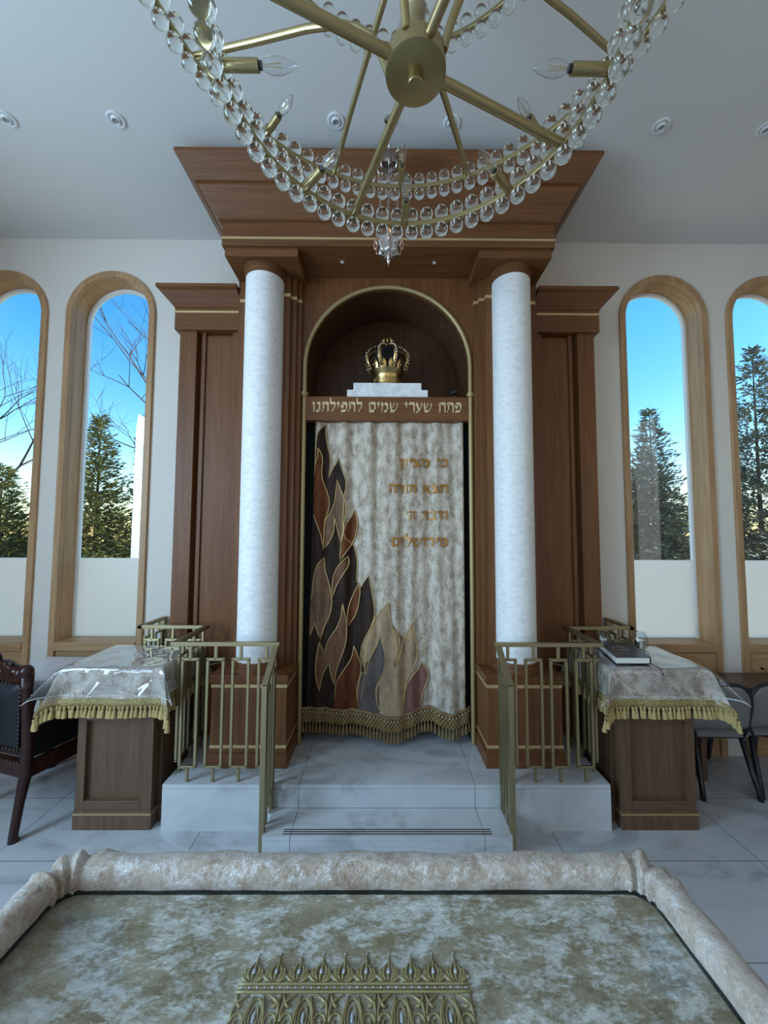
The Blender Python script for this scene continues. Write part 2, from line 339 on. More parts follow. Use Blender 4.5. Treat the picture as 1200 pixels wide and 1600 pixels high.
# ------------------------------------------------------------------ room shell
MB().box(XL-.2, XR+.2, YB-.2, 3.62, -.1, 0).build('floor', 'floor', kind='structure')
MB().box(XL-.2, XR+.2, YB-.2, 3.62, ZC, ZC+.12).build('ceiling', 'ceil', kind='structure')
WIN_HW, WIN_OUT, SPRING, SILL = .342, .397, 3.813, .955
def arched_wall(name, y0, y1, xa, xb, centres, z1, hw, zbot, m_='wall'):
    """wall slab between y0 and y1 with arched openings: piers, the wall under each sill and the spandrels over each arch"""
    mb = MB(); xs = sorted(centres); x = xa
    for c in xs:
        mb.box(x, c-hw, y0, y1, 0, z1); x = c+hw
        if zbot > 0: mb.box(c-hw, c+hw, y0, y1, 0, zbot)
        n = 20
        arc = [(c+hw*math.cos(PI*k/n), SPRING+hw*math.sin(PI*k/n)) for k in range(n+1)]
        for (ax, az), (bx, bz) in zip(arc, arc[1:]):
            mb.prism([(bx, bz), (ax, az), (ax, z1), (bx, z1)], y0, y1)
    mb.box(x, xb, y0, y1, 0, z1)
    return mb.build(name, m_, kind='structure')
LEFT_W, RIGHT_W = [-3.425, -2.468], [2.482, 3.445]
arched_wall('wall_front', YF, 3.62, XL, -1.66, LEFT_W, ZC, WIN_HW+.02, 0)
arched_wall('wall_front.001', YF, 3.62, 1.66, XR, RIGHT_W, ZC, WIN_HW+.02, 0)
MB().box(-1.66, 1.66, 3.60, 3.72, 0, ZC).box(-1.66, 1.66, YF, 3.60, 4.30, ZC).box(-1.66, -1.205, YF, 3.60, 3.6, 4.3).box(1.205, 1.66, YF, 3.60, 3.6, 4.3).build('wall_front_recess', 'wall', kind='structure')
arched_wall('wall_back', YB-.2, YB, XL, XR, BACK_WIN, ZC, .36, .9, 'wall_warm')
for nm, xa, xb in (('wall_left', XL-.2, XL), ('wall_right', XR, XR+.2)):
    mb = MB(); y = YB
    for yc, w in SIDE_WIN:
        mb.box(xa, xb, y, yc-w/2, 0, ZC); y = yc+w/2
        mb.box(xa, xb, yc-w/2, y, 0, .85).box(xa, xb, yc-w/2, y, 3.85, ZC)
    mb.box(xa, xb, y, 3.62, 0, ZC).build(nm, 'wall_warm', kind='structure')

def arch_loop(c, hw, z0, n=24):
    """left foot, up, over the arch, right foot"""
    return [(c-hw, z0)] + [(c-hw*math.cos(PI*k/n), SPRING+hw*math.sin(PI*k/n)) for k in range(n+1)] + [(c+hw, z0)]
def arch_band(c, r_out, r_in, y0, y1, z0):
    a, b = arch_loop(c, r_out, z0), arch_loop(c, r_in, z0); n = len(a); vs = []
    for (ax, az), (bx, bz) in zip(a, b): vs += [(ax, y0, az), (bx, y0, bz), (bx, y1, bz), (ax, y1, az)]
    fs = []
    for i in range(n-1):
        o, p = i*4, (i+1)*4
        for k in range(4): fs.append((o+k, o+(k+1) % 4, p+(k+1) % 4, p+k))
    fs += [(0, 1, 2, 3), ((n-1)*4+3, (n-1)*4+2, (n-1)*4+1, (n-1)*4)]
    return MB().add(vs, fs)
def window(idx, c, side):
    w = arch_band(c, WIN_OUT, WIN_HW, YF-.022, YF+.03, 0.0).build('window_%d' % idx, 'oak_v', kind='structure', smooth='auto', bevel=.004)
    arch_band(c, WIN_HW+.018, WIN_HW, YF+.03, 3.60, .90).build('reveal', 'oak_v', w, smooth='auto')
    arch_band(c, WIN_HW, WIN_HW-.022, 3.565, 3.60, SILL-.03).build('pane_frame', 'wframe', w, smooth='auto')
    loop = arch_loop(c, WIN_HW-.022, SILL)
    FZ = 1.635
    up = [(x, max(z, FZ)) for x, z in loop]
    MB().prism(up, 3.578, 3.582).build('glass_pane', 'pane', w)
    MB().box(c-WIN_HW+.022, c+WIN_HW-.022, 3.578, 3.582, SILL-.02, FZ).build('frosted_pane', 'frost', w, label='frosted lower pane')
    MB().box(c-WIN_HW, c+WIN_HW, YF-.03, 3.60, SILL-.09, SILL-.02).build('sill', 'oak_h', w, bevel=.004)
    p = MB().box(c-WIN_HW, c+WIN_HW, YF-.004, YF+.03, 0, SILL-.09)
    p.build('lower_panel', 'oak_h', w)
    q = MB()
    for x0, x1, z0, z1 in ((c-.24, c+.24, .72, .735), (c-.24, c+.24, .16, .175), (c-.24, c-.225, .16, .735), (c+.225, c+.24, .16, .735)): q.box(x0, x1, YF-.016, YF-.004, z0, z1)
    q.build('panel_moulding', 'oak_h', w)
for i, c in enumerate(LEFT_W + RIGHT_W): window(i+1, c, 0)
# plain frames of the openings out of the frame
k = 5
for yc, w in SIDE_WIN:
    for xa in (XL-.1, XR+.1):
        mb = MB()
        for y0, y1, z0, z1 in ((yc-w/2, yc-w/2+.05, .85, 3.85), (yc+w/2-.05, yc+w/2, .85, 3.85), (yc-w/2, yc+w/2, .85, .9), (yc-w/2, yc+w/2, 3.8, 3.85), (yc-.02, yc+.02, .9, 3.8)): mb.box(xa-.03, xa+.03, y0, y1, z0, z1)
        mb.build('window_%d' % k, 'oak_v', kind='structure'); k += 1
for c in BACK_WIN:
    arch_band(c, .40, .335, YB-.05, YB+.02, .9).build('window_%d' % k, 'oak_v', kind='structure', smooth='auto'); k += 1

# ------------------------------------------------------------------ marble platform and step
pl = thing('marble_platform', 'pale veined marble platform with one lower step before the ark', 'platform', (0, 2.98, 0))
g = .0016
def slabs(xs, y0, y1, z0, z1):
    mb = MB()
    for a, b in zip(xs, xs[1:]): mb.box(a+g, b-g, y0, y1, z0, z1)
    return mb
top = MB()
for xs, y0, y1 in (([-1.415, -.555, .555, 1.415], 2.56, 2.79), ([-1.415, -.555, .555, 1.415], 2.7935, 3.397)):
    for a, b in zip(xs, xs[1:]): top.box(a+g, b-g, y0+g, y1-g, .255, .28)
top.box(-1.95, -1.418, 3.02, 3.397, .255, .28).box(1.418, 1.95, 3.02, 3.397, .255, .28)
top.build('landing_slab', 'marble', pl)
rs = MB()
for a, b in zip([-1.415, -.716, -.555, .555, .716, 1.415], [-.716, -.555, .555, .716, 1.415]): rs.box(a+g, b-g, 2.56, 2.59, 0 if abs(a+b)/2 > .7 else .141, .2535)
rs.box(-1.413, -1.39, 2.592, 3.395, 0, .2535).box(1.39, 1.413, 2.592, 3.395, 0, .2535).box(-1.95, -1.92, 3.02, 3.395, 0, .2535).box(1.92, 1.95, 3.02, 3.395, 0, .2535).box(-1.92, -1.418, 3.02, 3.05, 0, .2535).box(1.418, 1.92, 3.02, 3.05, 0, .2535)
rs.build('riser_slab', 'marble', pl)
MB().box(-1.388, 1.388, 2.57, 3.39, 0, .254).box(-1.41, 1.41, 2.565, 3.39, .24, .2545).build('grout_core', 'grout', pl)
st = MB()
for a, b in zip([-.714, -.555, .555, .714], [-.555, .555, .714]): st.box(a+g, b-g, 2.325, 2.558, .118, .14).box(a+g, b-g, 2.325, 2.35, 0, .1165)
st.box(-.714, -.69, 2.352, 2.558, 0, .1165).box(.69, .714, 2.352, 2.558, 0, .1165)
st.build('lower_step', 'marble', pl)
MB().box(-.688, .688, 2.33, 2.556, 0, .1175).build('step_core', 'grout', pl)
for y in (2.345, 2.362, 2.379): MB().box(-.60, .60, y-.0035, y+.0035, .138, .1412).build('grip_strip', 'grip', pl)

# ------------------------------------------------------------------ the ark
ark = thing('torah_ark', 'tall walnut ark with stepped cornice, arched niche and white columns', 'ark', (0, 3.2, .28))
OPW, ASPR, AY = .652, 3.190, 3.04
def arch_poly(hw, z0, n=28): return [(-hw, z0)] + [(-hw*math.cos(PI*k/n), ASPR+hw*math.sin(PI*k/n)) for k in range(n+1)] + [(hw, z0)]
mb = MB()
mb.box(-1.2, -OPW, AY, AY+.05, .28, 3.93).box(OPW, 1.2, AY, AY+.05, .28, 3.93)
ap = arch_poly(OPW, ASPR)[1:-1]
for (ax, az), (bx, bz) in zip(ap, ap[1:]): mb.prism([(ax, az), (bx, bz), (bx, 3.93), (ax, 3.93)], AY, AY+.05)
mb.build('front_panel', 'wood_v', ark)
MB().box(-1.2, -1.17, AY+.05, 3.56, .28, 3.93).box(1.17, 1.2, AY+.05, 3.56, .28, 3.93).build('side_panel', 'wood_v', ark)
# niche: vault, back, shelf
nv = MB(); ar = arch_poly(OPW+.004, 2.945); n = len(ar)
nv.add([(x, AY+.01, z) for x, z in ar] + [(x, 3.55, z) for x, z in ar], [(i, i+1, n+i+1, n+i) for i in range(n-1)])
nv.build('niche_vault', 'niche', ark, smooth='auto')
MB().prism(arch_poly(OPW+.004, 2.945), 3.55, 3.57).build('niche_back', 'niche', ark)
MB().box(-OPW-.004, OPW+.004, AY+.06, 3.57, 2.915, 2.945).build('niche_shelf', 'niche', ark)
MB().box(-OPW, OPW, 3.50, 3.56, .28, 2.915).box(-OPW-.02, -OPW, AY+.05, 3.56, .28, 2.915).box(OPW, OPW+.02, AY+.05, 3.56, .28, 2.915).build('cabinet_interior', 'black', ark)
lintel = MB().box(-.650, .650, AY-.012, AY+.06, 2.752, 2.945).build('lintel', 'wood_h', ark, bevel=.003)
def gtrim():
    path = [(x, AY-.004, z) for x, z in arch_poly(OPW+.006, .285)]
    return MB().tube(path, .0175, 10)
tr = gtrim().build('arch_trim', 'trimgold', ark, smooth='auto')
for sx in (-1, 1): MB().lathe([(.029, -.016), (.029, .016)], (sx*(OPW+.006), AY-.006, 2.962), 14).build('trim_collar', 'trimgold', tr)
# stepped pilasters with gold bands
for sx in (-1, 1):
    for (xa, xb, y) in ((.683, 1.17, 3.0), (.715, 1.105, 2.96), (.755, 1.05, 2.92)):
        p = MB().box(sx*xa, sx*xb, y, y+.045, .88, 3.86).build('pilaster', 'wood_v', ark, bevel=.002)
        MB().box(sx*(xa-.002), sx*(xb+.002), y-.004, y+.04, 3.69, 3.714).build('gold_band', 'inlay', p)
    MB().box(sx*.685, sx*1.20, 2.74, 3.05, .36, .885).build('pedestal', 'wood_v', ark, bevel=.003)
    MB().box(sx*.672, sx*1.213, 2.727, 3.05, .28, .375).build('pedestal_plinth', 'wood_h', ark, bevel=.003)
    MB().box(sx*.675, sx*1.21, 2.73, 3.05, .845, .892).build('pedestal_cap', 'wood_h', ark, bevel=.003)
    for z in (.808, .408): MB().box(sx*.683, sx*1.202, 2.737, 3.05, z, z+.02).build('gold_band', 'inlay', ark)
    cx = sx*.945
    c = MB().lathe([(.142, .90), (.142, 3.82)], (cx, 2.90, 0), 48).build('column', 'column', ark, smooth='auto', label='mottled white round column')
    MB().lathe([(.145, 3.79), (.145, 3.815), (.150, 3.82), (.150, 3.838), (.158, 3.842), (.158, 3.862)], (cx, 2.90, 0), 48).build('capital_ring', 'wood_h', c, smooth='auto')
    MB().lathe([(.170, .89), (.172, .905), (.168, .925), (.156, .932), (.154, .955), (.143, .96)], (cx, 2.90, 0), 48).build('base_ring', 'wood_h', c, smooth='auto')
    MB().box(sx*.655, sx*1.185, 2.71, 3.05, 3.86, 3.925).build('capital_block', 'wood_h', ark, bevel=.003)
MB().box(-1.2, 1.2, 2.69, 3.56, 3.925, 4.10).build('frieze', 'wood_h', ark, bevel=.002)
MB().box(-1.203, 1.203, 2.686, 3.3, 3.972, 3.988).build('gold_band', 'inlay', ark)
def crown_mould(prof, hw, yf, yb):
    """moulding round three sides: prof is a list of (out, z)"""
    mb = MB(); vs = []
    for o, z in prof: vs += [(-hw-o, yb, z), (-hw-o, yf-o, z), (hw+o, yf-o, z), (hw+o, yb, z)]
    fs = []
    for i in range(len(prof)-1):
        for k in range(3): fs.append((i*4+k, i*4+k+1, i*4+4+k+1, i*4+4+k))
    t = (len(prof)-1)*4; fs += [(t, t+1, t+2, t+3), (3, 2, 1, 0)]
    nn = len(prof); fs += [tuple(i*4 for i in range(nn)), tuple(i*4+3 for i in range(nn-1, -1, -1))]
    return mb.add(vs, fs)
crown_mould([(0, 4.098), (.02, 4.104), (.022, 4.118), (.012, 4.12), (.125, 4.268), (.125, 4.280), (.142, 4.282), (.236, 4.402), (.236, 4.425)], 1.2, 2.69, 3.56).build('cornice', 'wood_h', ark)
for x in (-.35, .35):
    s_ = MB().lathe([(.022, 0), (.022, .006)], (x, 2.85, 3.921), 14).build('spotlight', 'silver', ark)
    MB().lathe([(.013, -.001), (.013, .003)], (x, 2.85, 3.92), 12).build('lens', 'white', s_)
for a in (-48, 0, 46):
    q = R(90-a); p = (.655*math.cos(q), 3.25, ASPR+.655*math.sin(q)); mt = Matrix.Rotation(R(a), 4, 'Y')
    MB().lathe([(.016, 0), (.016, .012)], p, 12, mt).build('spotlight', 'silver', ark)

# Hebrew letters drawn with a broad nib
GL = {
 'כ': (.68, [[(.06, .88), (.48, .88), (.6, .74), (.6, .26), (.48, .12), (.04, .12)]]),
 'פ': (.72, [[(.08, .56), (.08, .88), (.5, .88), (.63, .74), (.63, .26), (.5, .12), (.03, .12)], [(.08, .56), (.32, .5)]]),
 'ת': (.80, [[(.04, .88), (.6, .88), (.7, .76), (.7, .06)], [(.2, .86), (.2, .2), (.02, .1)]]),
 'ח': (.78, [[(.02, .88), (.62, .88), (.68, .78), (.68, .05)], [(.12, .86), (.12, .05)]]),
 'ה': (.76, [[(.02, .88), (.6, .88), (.66, .78), (.66, .05)], [(.12, .52), (.12, .05)]]),
 'ש': (.96, [[(.04, .92), (.12, .5), (.16, .12), (.5, .12), (.78, .45), (.84, .92)], [(.44, .92), (.42, .6), (.18, .34)]]),
 'ע': (.76, [[(.04, .92), (.2, .6), (.36, .2)], [(.62, .92), (.6, .5), (.36, .15), (.02, .0)]]),
 'ר': (.68, [[(.02, .88), (.48, .88), (.58, .76), (.58, .05)]]),
 'ד': (.76, [[(.0, .88), (.7, .88)], [(.56, .86), (.56, .05)]]),
 'י': (.34, [[(.02, .88), (.2, .88), (.2, .52)]]),
 'ו': (.34, [[(.02, .88), (.2, .88), (.2, .05)]]),
 'ן': (.34, [[(.02, .88), (.2, .88), (.2, -.36)]]),
 'נ': (.5, [[(.1, .88), (.36, .88), (.38, .14)], [(.4, .12), (.0, .12)]]),
 'ל': (.66, [[(.06, 1.34), (.08, .88), (.54, .88), (.58, .62), (.36, .24), (.2, .02)]]),
 'מ': (.86, [[(.04, .92), (.2, .66), (.06, .08)], [(.2, .66), (.48, .9), (.7, .7), (.72, .12), (.36, .12)]]),
 'ם': (.8, [[(.04, .88), (.62, .88), (.68, .8), (.68, .12), (.12, .12), (.12, .86)]]),
 'צ': (.76, [[(.05, .92), (.6, .16)], [(.64, .92), (.56, .62), (.36, .5)], [(.64, .12), (.02, .12)]]),
 'א': (.82, [[(.06, .92), (.72, .08)], [(.66, .92), (.62, .64), (.46, .48)], [(.24, .66), (.08, .4), (.1, .06)]]),
 'ב': (.78, [[(.06, .88), (.52, .88), (.58, .76), (.58, .14)], [(.0, .12), (.74, .12)]]),
 "'": (.18, [[(.08, .98), (.02, .66)]]), ' ': (.5, [])}
def hebrew(line, xr, zb, h, width, depth_fn, thick, nib=(.12, .19)):
    """letters run from the right edge xr leftwards; depth_fn(x, z) gives the front y"""
    tot = sum(GL[c][0]+.1 for c in line); sx = width/(tot*h); mb = MB(); x = xr
    for c in line:
        w, strokes = GL[c]; x -= (w+.1)*h*sx
        for st in strokes:
            for (ax, ay), (bx, by) in zip(st, st[1:]):
                L = math.hypot(bx-ax, by-ay); n = max(1, int(L/.3))
                for q in range(n):
                    p0 = (lerp(ax, bx, q/n), lerp(ay, by, q/n)); p1 = (lerp(ax, bx, (q+1)/n), lerp(ay, by, (q+1)/n)); vs = []
                    for dy in (0, thick):
                        for (px, py), s in ((p0, -1), (p0, 1), (p1, 1), (p1, -1)):
                            gx = x + (px+s*nib[0]/2)*h*sx; gz = zb + (py+s*nib[1]/2)*h
                            vs.append((gx, depth_fn(gx, gz)-dy, gz))
                    if q == 0:   # hairline along the stroke so that strokes parallel to the nib keep some width
                        L_ = max(L, 1e-6); ux, uy = -(by-ay)/L_*.05, (bx-ax)/L_*.05; hv = []
                        for dy in (0, thick*.8):
                            for px, py in ((ax+ux, ay+uy), (ax-ux, ay-uy), (bx-ux, by-uy), (bx+ux, by+uy)):
                                gx = x + px*h*sx; gz = zb + py*h; hv.append((gx, depth_fn(gx, gz)-dy, gz))
                        mb.add(hv, [(0, 1, 2, 3), (7, 6, 5, 4), (0, 4, 5, 1), (1, 5, 6, 2), (2, 6, 7, 3), (3, 7, 4, 0)])
                    mb.add(vs, [(0, 1, 2, 3), (7, 6, 5, 4), (0, 4, 5, 1), (1, 5, 6, 2), (2, 6, 7, 3), (3, 7, 4, 0)])
    return mb
hebrew('פתח שערי שמים לתפילתנו', .592, 2.818, .082, 1.185, lambda x, z: AY-.011, .006, (.15, .25)).build('lettering', 'signletter', lintel, label='raised pale gold Hebrew lettering')

# side cabinets, flanking the ark
def side_cabinet(sx, where):
    t = thing('side_cabinet', 'walnut side cabinet with flared crown, %s of the ark' % where, 'cabinet', (sx*1.45, 3.25, .28), 'side cabinets of the ark')
    a, b = 1.202, 1.70
    MB().box(sx*a, sx*b, 3.185, 3.395, .28, 3.6).build('carcass', 'wood_v', t)
    MB().box(sx*1.562, sx*b, 3.115, 3.184, .28, 3.53).build('stile', 'wood_v', t, bevel=.003)
    MB().box(sx*a, sx*1.275, 3.13, 3.184, .28, 3.53).build('stile', 'wood_v', t, bevel=.003)
    MB().box(sx*1.276, sx*1.50, 3.16, 3.184, .36, 3.50).build('recessed_panel', 'wood_v', t, bevel=.002)
    MB().box(sx*1.502, sx*1.53, 3.145, 3.184, .28, 3.53).build('inner_strip', 'wood_v', t)
    MB().box(sx*1.277, sx*1.283, 3.15, 3.184, .28, 3.53).build('inner_strip', 'wood_v', t)
    MB().box(sx*a, sx*1.735, 3.09, 3.395, 3.515, 3.70).build('frieze', 'wood_h', t, bevel=.002)
    MB().box(sx*a, sx*1.738, 3.086, 3.395, 3.655, 3.672).build('gold_band', 'inlay', t)
    pr = [(0, 3.70), (.006, 3.70), (.006, 3.722), (.075, 3.80), (.105, 3.812), (.105, 3.838)]
    vs = []
    for o, z in pr: vs += [(sx*a, 3.09-o, z), (sx*(1.735+o), 3.09-o, z), (sx*(1.735+o), 3.395, z), (sx*a, 3.395, z)]
    fs = [(i*4+k, i*4+(k+1) % 4, i*4+4+(k+1) % 4, i*4+4+k) for i in range(len(pr)-1) for k in range(4)]
    q = (len(pr)-1)*4; fs += [(0, 1, 2, 3), (q+3, q+2, q+1, q)]
    MB().add(vs, fs).build('crown_moulding', 'wood_h', t)
side_cabinet(-1, 'left'); side_cabinet(1, 'right')

# ------------------------------------------------------------------ curtain
BULGE = [(-.66, .0), (-.30, .012), (.07, .075), (.33, .0), (.50, .065), (.66, .0)]
def cur_y(x, z):
    t = min(1, max(0, (2.76-z)/2.25)); y = 3.088 - pw(BULGE, x)*t**1.4
    y -= .013*math.sin(x*33+.6)*(1-.45*t) + .007*math.sin(x*61+2+z*.5) + .010*math.sin(x*17+1.1+.3*z)*t
    return y
def cur_l(z): return lerp(-.612, -.575, min(1, max(0, (z-.5)/2.2)))
cur = thing('ark_curtain', 'pale crushed velvet curtain with embroidered dark flames, hanging in the ark', 'curtain', (0, 3.07, .55))
mb = MB().grid(lambda u, v: (lerp(cur_l(lerp(.46, 2.80, v)), .606, u), cur_y(lerp(cur_l(lerp(.46, 2.80, v)), .606, u), lerp(.46, 2.80, v)), lerp(.46, 2.80, v)), 150, 60)
ob = mb.build('cloth', 'velvet_curtain', cur, smooth=True, fix=False)
sm = ob.modifiers.new('solid', 'SOLIDIFY'); sm.thickness = .004; sm.offset = -1
# dark backing drape seen at both edges
MB().grid(lambda u, v: (lerp(-.655, .655, u), 3.14+.01*math.sin(u*60), lerp(.36, 2.80, v)), 90, 4).build('lining', 'capvelvet', cur, smooth=True)

def A(p): return (460+.15*p[0], 650+.15*p[1])
def B(p): return (460+.2*p[0], 870+.2*p[1])
# drawing units of the embroidery pattern -> metres on the cloth
def emb(p): return ((p[0]-604.6-.0018*(p[1]-900))*.005035, 2.737-(p[1]-662)*.004815)
F_ = {}
fl = [
 ('fl_dark', [A(q) for q in [(305, 85), (310, 200), (330, 320), (358, 430), (362, 540), (345, 680), (380, 590), (430, 510), (447, 460), (490, 590), (530, 690), (535, 780), (515, 870), (500, 1320), (600, 1400)]] +
            [B(q) for q in [(469, -27), (490, 60), (495, 150), (488, 250), (520, 310), (545, 260), (585, 205), (600, 300), (620, 400), (637, 530), (590, 640), (560, 985), (520, 1290), (60, 1290), (70, 700), (85, 300), (95, 0)]] + [A(q) for q in [(185, 900), (200, 600), (215, 220), (240, 160)]], 0),
 ('fl_rust', [A(q) for q in [(230, 350), (265, 400), (287, 480), (272, 600), (282, 700), (320, 800), (355, 900), (360, 980), (340, 1070), (310, 1150), (306, 1300), (300, 1470), (280, 1310), (230, 1180), (190, 1080), (185, 800), (205, 515), (235, 440)]], 1),
 ('fl_taupe', [A(q) for q in [(437, 700), (480, 820), (528, 930), (540, 1010), (520, 1180), (500, 1330), (478, 1380), (450, 1250), (410, 1100), (414, 1190), (408, 1290), (360, 1390), (300, 1470), (306, 1300), (310, 1150), (375, 1060), (415, 950), (425, 850)]], 1),
 ('fl_rust', [A(q) for q in [(620, 1030), (655, 1130), (652, 1260), (605, 1400), (540, 1490), (482, 1590), (482, 1500), (488, 1400), (505, 1320), (530, 1200), (590, 1110)]], 2),
 ('fl_taupe', [B(q) for q in [(235, 65), (240, 160), (270, 260), (305, 385), (292, 520), (240, 620), (215, 720), (192, 650), (165, 585), (150, 650), (105, 745), (100, 600), (115, 475), (140, 400), (152, 220), (180, 120)]], 1),
 ('fl_brown', [B(q) for q in [(420, 50), (437, 110), (385, 200), (330, 290), (305, 385), (299, 270), (325, 160), (375, 95)]], 2),
 ('fl_brown', [B(q) for q in [(385, 430), (415, 560), (420, 680), (405, 780), (360, 900), (335, 990), (330, 1070), (302, 1000), (285, 905), (240, 980), (222, 1050), (215, 1125), (187, 1040), (180, 940), (190, 830), (212, 735), (228, 790), (250, 850), (256, 780), (285, 705), (335, 640), (375, 540)]], 2),
 ('fl_rust', [B(q) for q in [(502, 280), (520, 320), (512, 410), (490, 520), (430, 605), (418, 545), (430, 450), (465, 355)]], 2),
 ('fl_tan', [B(q) for q in [(735, 420), (740, 520), (770, 620), (800, 720), (806, 800), (785, 915), (830, 820), (850, 720), (890, 640), (930, 572), (932, 660), (957, 760), (960, 860), (920, 940), (872, 1040), (860, 1140), (865, 1290), (668, 1290), (645, 1110), (690, 980), (722, 880), (710, 790), (672, 668), (660, 740), (620, 810), (582, 900), (576, 988), (535, 890), (524, 820), (545, 730), (590, 640), (637, 545), (680, 480)]], 2),
 ('fl_grey', [B(q) for q in [(672, 668), (710, 790), (722, 880), (690, 980), (645, 1080), (645, 1150), (668, 1290), (518, 1290), (503, 1110), (533, 970), (576, 988), (582, 900), (620, 810), (660, 740)]], 3),
 ('fl_rust', [B(q) for q in [(473, 768), (500, 830), (533, 905), (530, 980), (500, 1080), (500, 1140), (516, 1290), (325, 1290), (335, 1090), (352, 1020), (400, 950), (462, 860)]], 3),
 ('fl_plum', [B(q) for q in [(990, 886), (1032, 950), (1050, 1015), (1012, 1100), (990, 1180), (985, 1290), (865, 1290), (860, 1140), (872, 1075), (912, 1000), (975, 945)]], 3)]
def smooth_poly(p, closed=True, it=2):
    p = [Vector((*q, 0)) for q in p]
    for _ in range(it):
        n = len(p); o = []
        for i in range(n):
            a, b, c = p[i-1], p[i], p[(i+1) % n]; u, v = (a-b), (c-b)
            if u.length < 1e-6 or v.length < 1e-6: continue
            if u.angle(v) < R(95): o.append(b)
            else: o += [b*.75+a*.25, b*.75+c*.25]
        p = o
    return [(q.x, q.y) for q in p]
def drape_poly(poly, off, name, m, parent):
    bm = bmesh.new(); vs = [bm.verts.new((x, 0, z)) for x, z in poly]; f = bm.faces.new(vs)
    bmesh.ops.triangulate(bm, faces=[f])
    x = -.68
    while x < .68:
        bmesh.ops.bisect_plane(bm, geom=bm.verts[:]+bm.edges[:]+bm.faces[:], plane_co=(x, 0, 0), plane_no=(1, 0, 0)); x += .0125
    z = .5
    while z < 2.8:
        bmesh.ops.bisect_plane(bm, geom=bm.verts[:]+bm.edges[:]+bm.faces[:], plane_co=(0, 0, z), plane_no=(0, 0, 1)); z += .15
    for v in bm.verts: v.co.y = cur_y(v.co.x, v.co.z) - off
    off_ = ORG[parent.name]
    for v in bm.verts: v.co -= Vector(off_)
    bmesh.ops.recalc_face_normals(bm, faces=bm.faces)
    if bm.faces and sum(f.normal.y for f in bm.faces) > 0: bmesh.ops.reverse_faces(bm, faces=bm.faces)
    me = bpy.data.meshes.new(name); bm.to_mesh(me); bm.free(); me.materials.append(M[m])
    for p in me.polygons: p.use_smooth = True
    o = bpy.data.objects.new(name, me); COL.objects.link(o); o.parent = parent; ORG[o.name] = off_; return o
def clampx(x, z): return max(x, cur_l(z)+.001)
for m_, px, lay in fl:
    pts = [emb(q) for q in smooth_poly(px)]; pts = [(clampx(x, z), max(z, .5)) for x, z in pts]
    o = drape_poly(pts, .003+.0016*lay, 'flame', m_, cur)
    cord = MB(); n = len(pts); run = []
    for i in range(n+1):
        x, z = pts[i % n]
        if z > .515 and x > cur_l(z)+.004: run.append((x, cur_y(x, z)-.005-.0016*lay, z))
        else:
            if len(run) > 1: cord.tube(run, .0042, 5)
            run = []
    if len(run) > 1: cord.tube(run, .0042, 5)
    cord.build('cord', 'thread', o, smooth=True)
for txt, xr, xl, zt, zb in (('כי מציון', .488, .101, 2.463, 2.392), ('תצא תורה', .487, .011, 2.256, 2.183), ("ודבר ה'", .485, .148, 2.044, 1.972), ('מירושלים', .484, .037, 1.836, 1.762)):
    hebrew(txt, xr, zb, zt-zb, xr-xl, lambda x, z: cur_y(x, z)-.0055, .004, (.17, .23)).build('lettering', 'letter', cur, label='gold embroidered Hebrew lettering')
# tasselled fringe along the hem
FT = [(-.66, .537), (-.31, .533), (.07, .50), (.33, .548), (.49, .508), (.66, .548)]
def fr_y(x, z): return cur_y(x, z) - .012
fr = MB().grid(lambda u, v: (lerp(-.648, .642, u), fr_y(lerp(-.648, .642, u), .5), pw(FT, lerp(-.648, .642, u)) - .03*v), 120, 2).build('fringe_band', 'fringe_d', cur, smooth=True, fix=False)
sm = fr.modifiers.new('solid', 'SOLIDIFY'); sm.thickness = .006
lat = MB(); prl = MB(); NT = 50
MB().grid(lambda u, v: (lerp(-.648, .642, u), fr_y(lerp(-.648, .642, u), .45)+.006, pw(FT, lerp(-.648, .642, u)) - .03 - .085*v), 120, 2).build('fringe_backing', 'fringe_d', fr, smooth=True, fix=False)
for i in range(NT):
    x = lerp(-.636, .630, i/(NT-1)); xn = lerp(-.636, .630, min(NT-1, i+1)/(NT-1)); z0 = pw(FT, x)-.03
    for (a, b) in ((x, xn), (xn, x)):
        lat.tube([(a, fr_y(a, .45)-.004, pw(FT, a)-.032), (b, fr_y(b, .42)-.005, pw(FT, b)-.072)], .0032, 4)
        lat.tube([(a, fr_y(a, .42)-.005, pw(FT, a)-.072), (b, fr_y(b, .40)-.004, pw(FT, b)-.112)], .0032, 4)
    prl.ball((x, fr_y(x, .45)-.009, z0-.002), .0052, 6, 4)
    T = MB().lathe([(.003, .0), (.0075, -.006), (.0075, -.014), (.0045, -.019), (.0085, -.030), (.0115, -.078), (.006, -.081)], (x, fr_y(x, .40)-.006, pw(FT, x)-.106), 7)
    T.build('tassel', 'fringe_d', cur, smooth='auto')
lat.build('fringe_netting', mat('netting_gold', (.34, .225, .085), .55), fr); prl.build('pearl_row', 'pearl', fr, smooth=True)

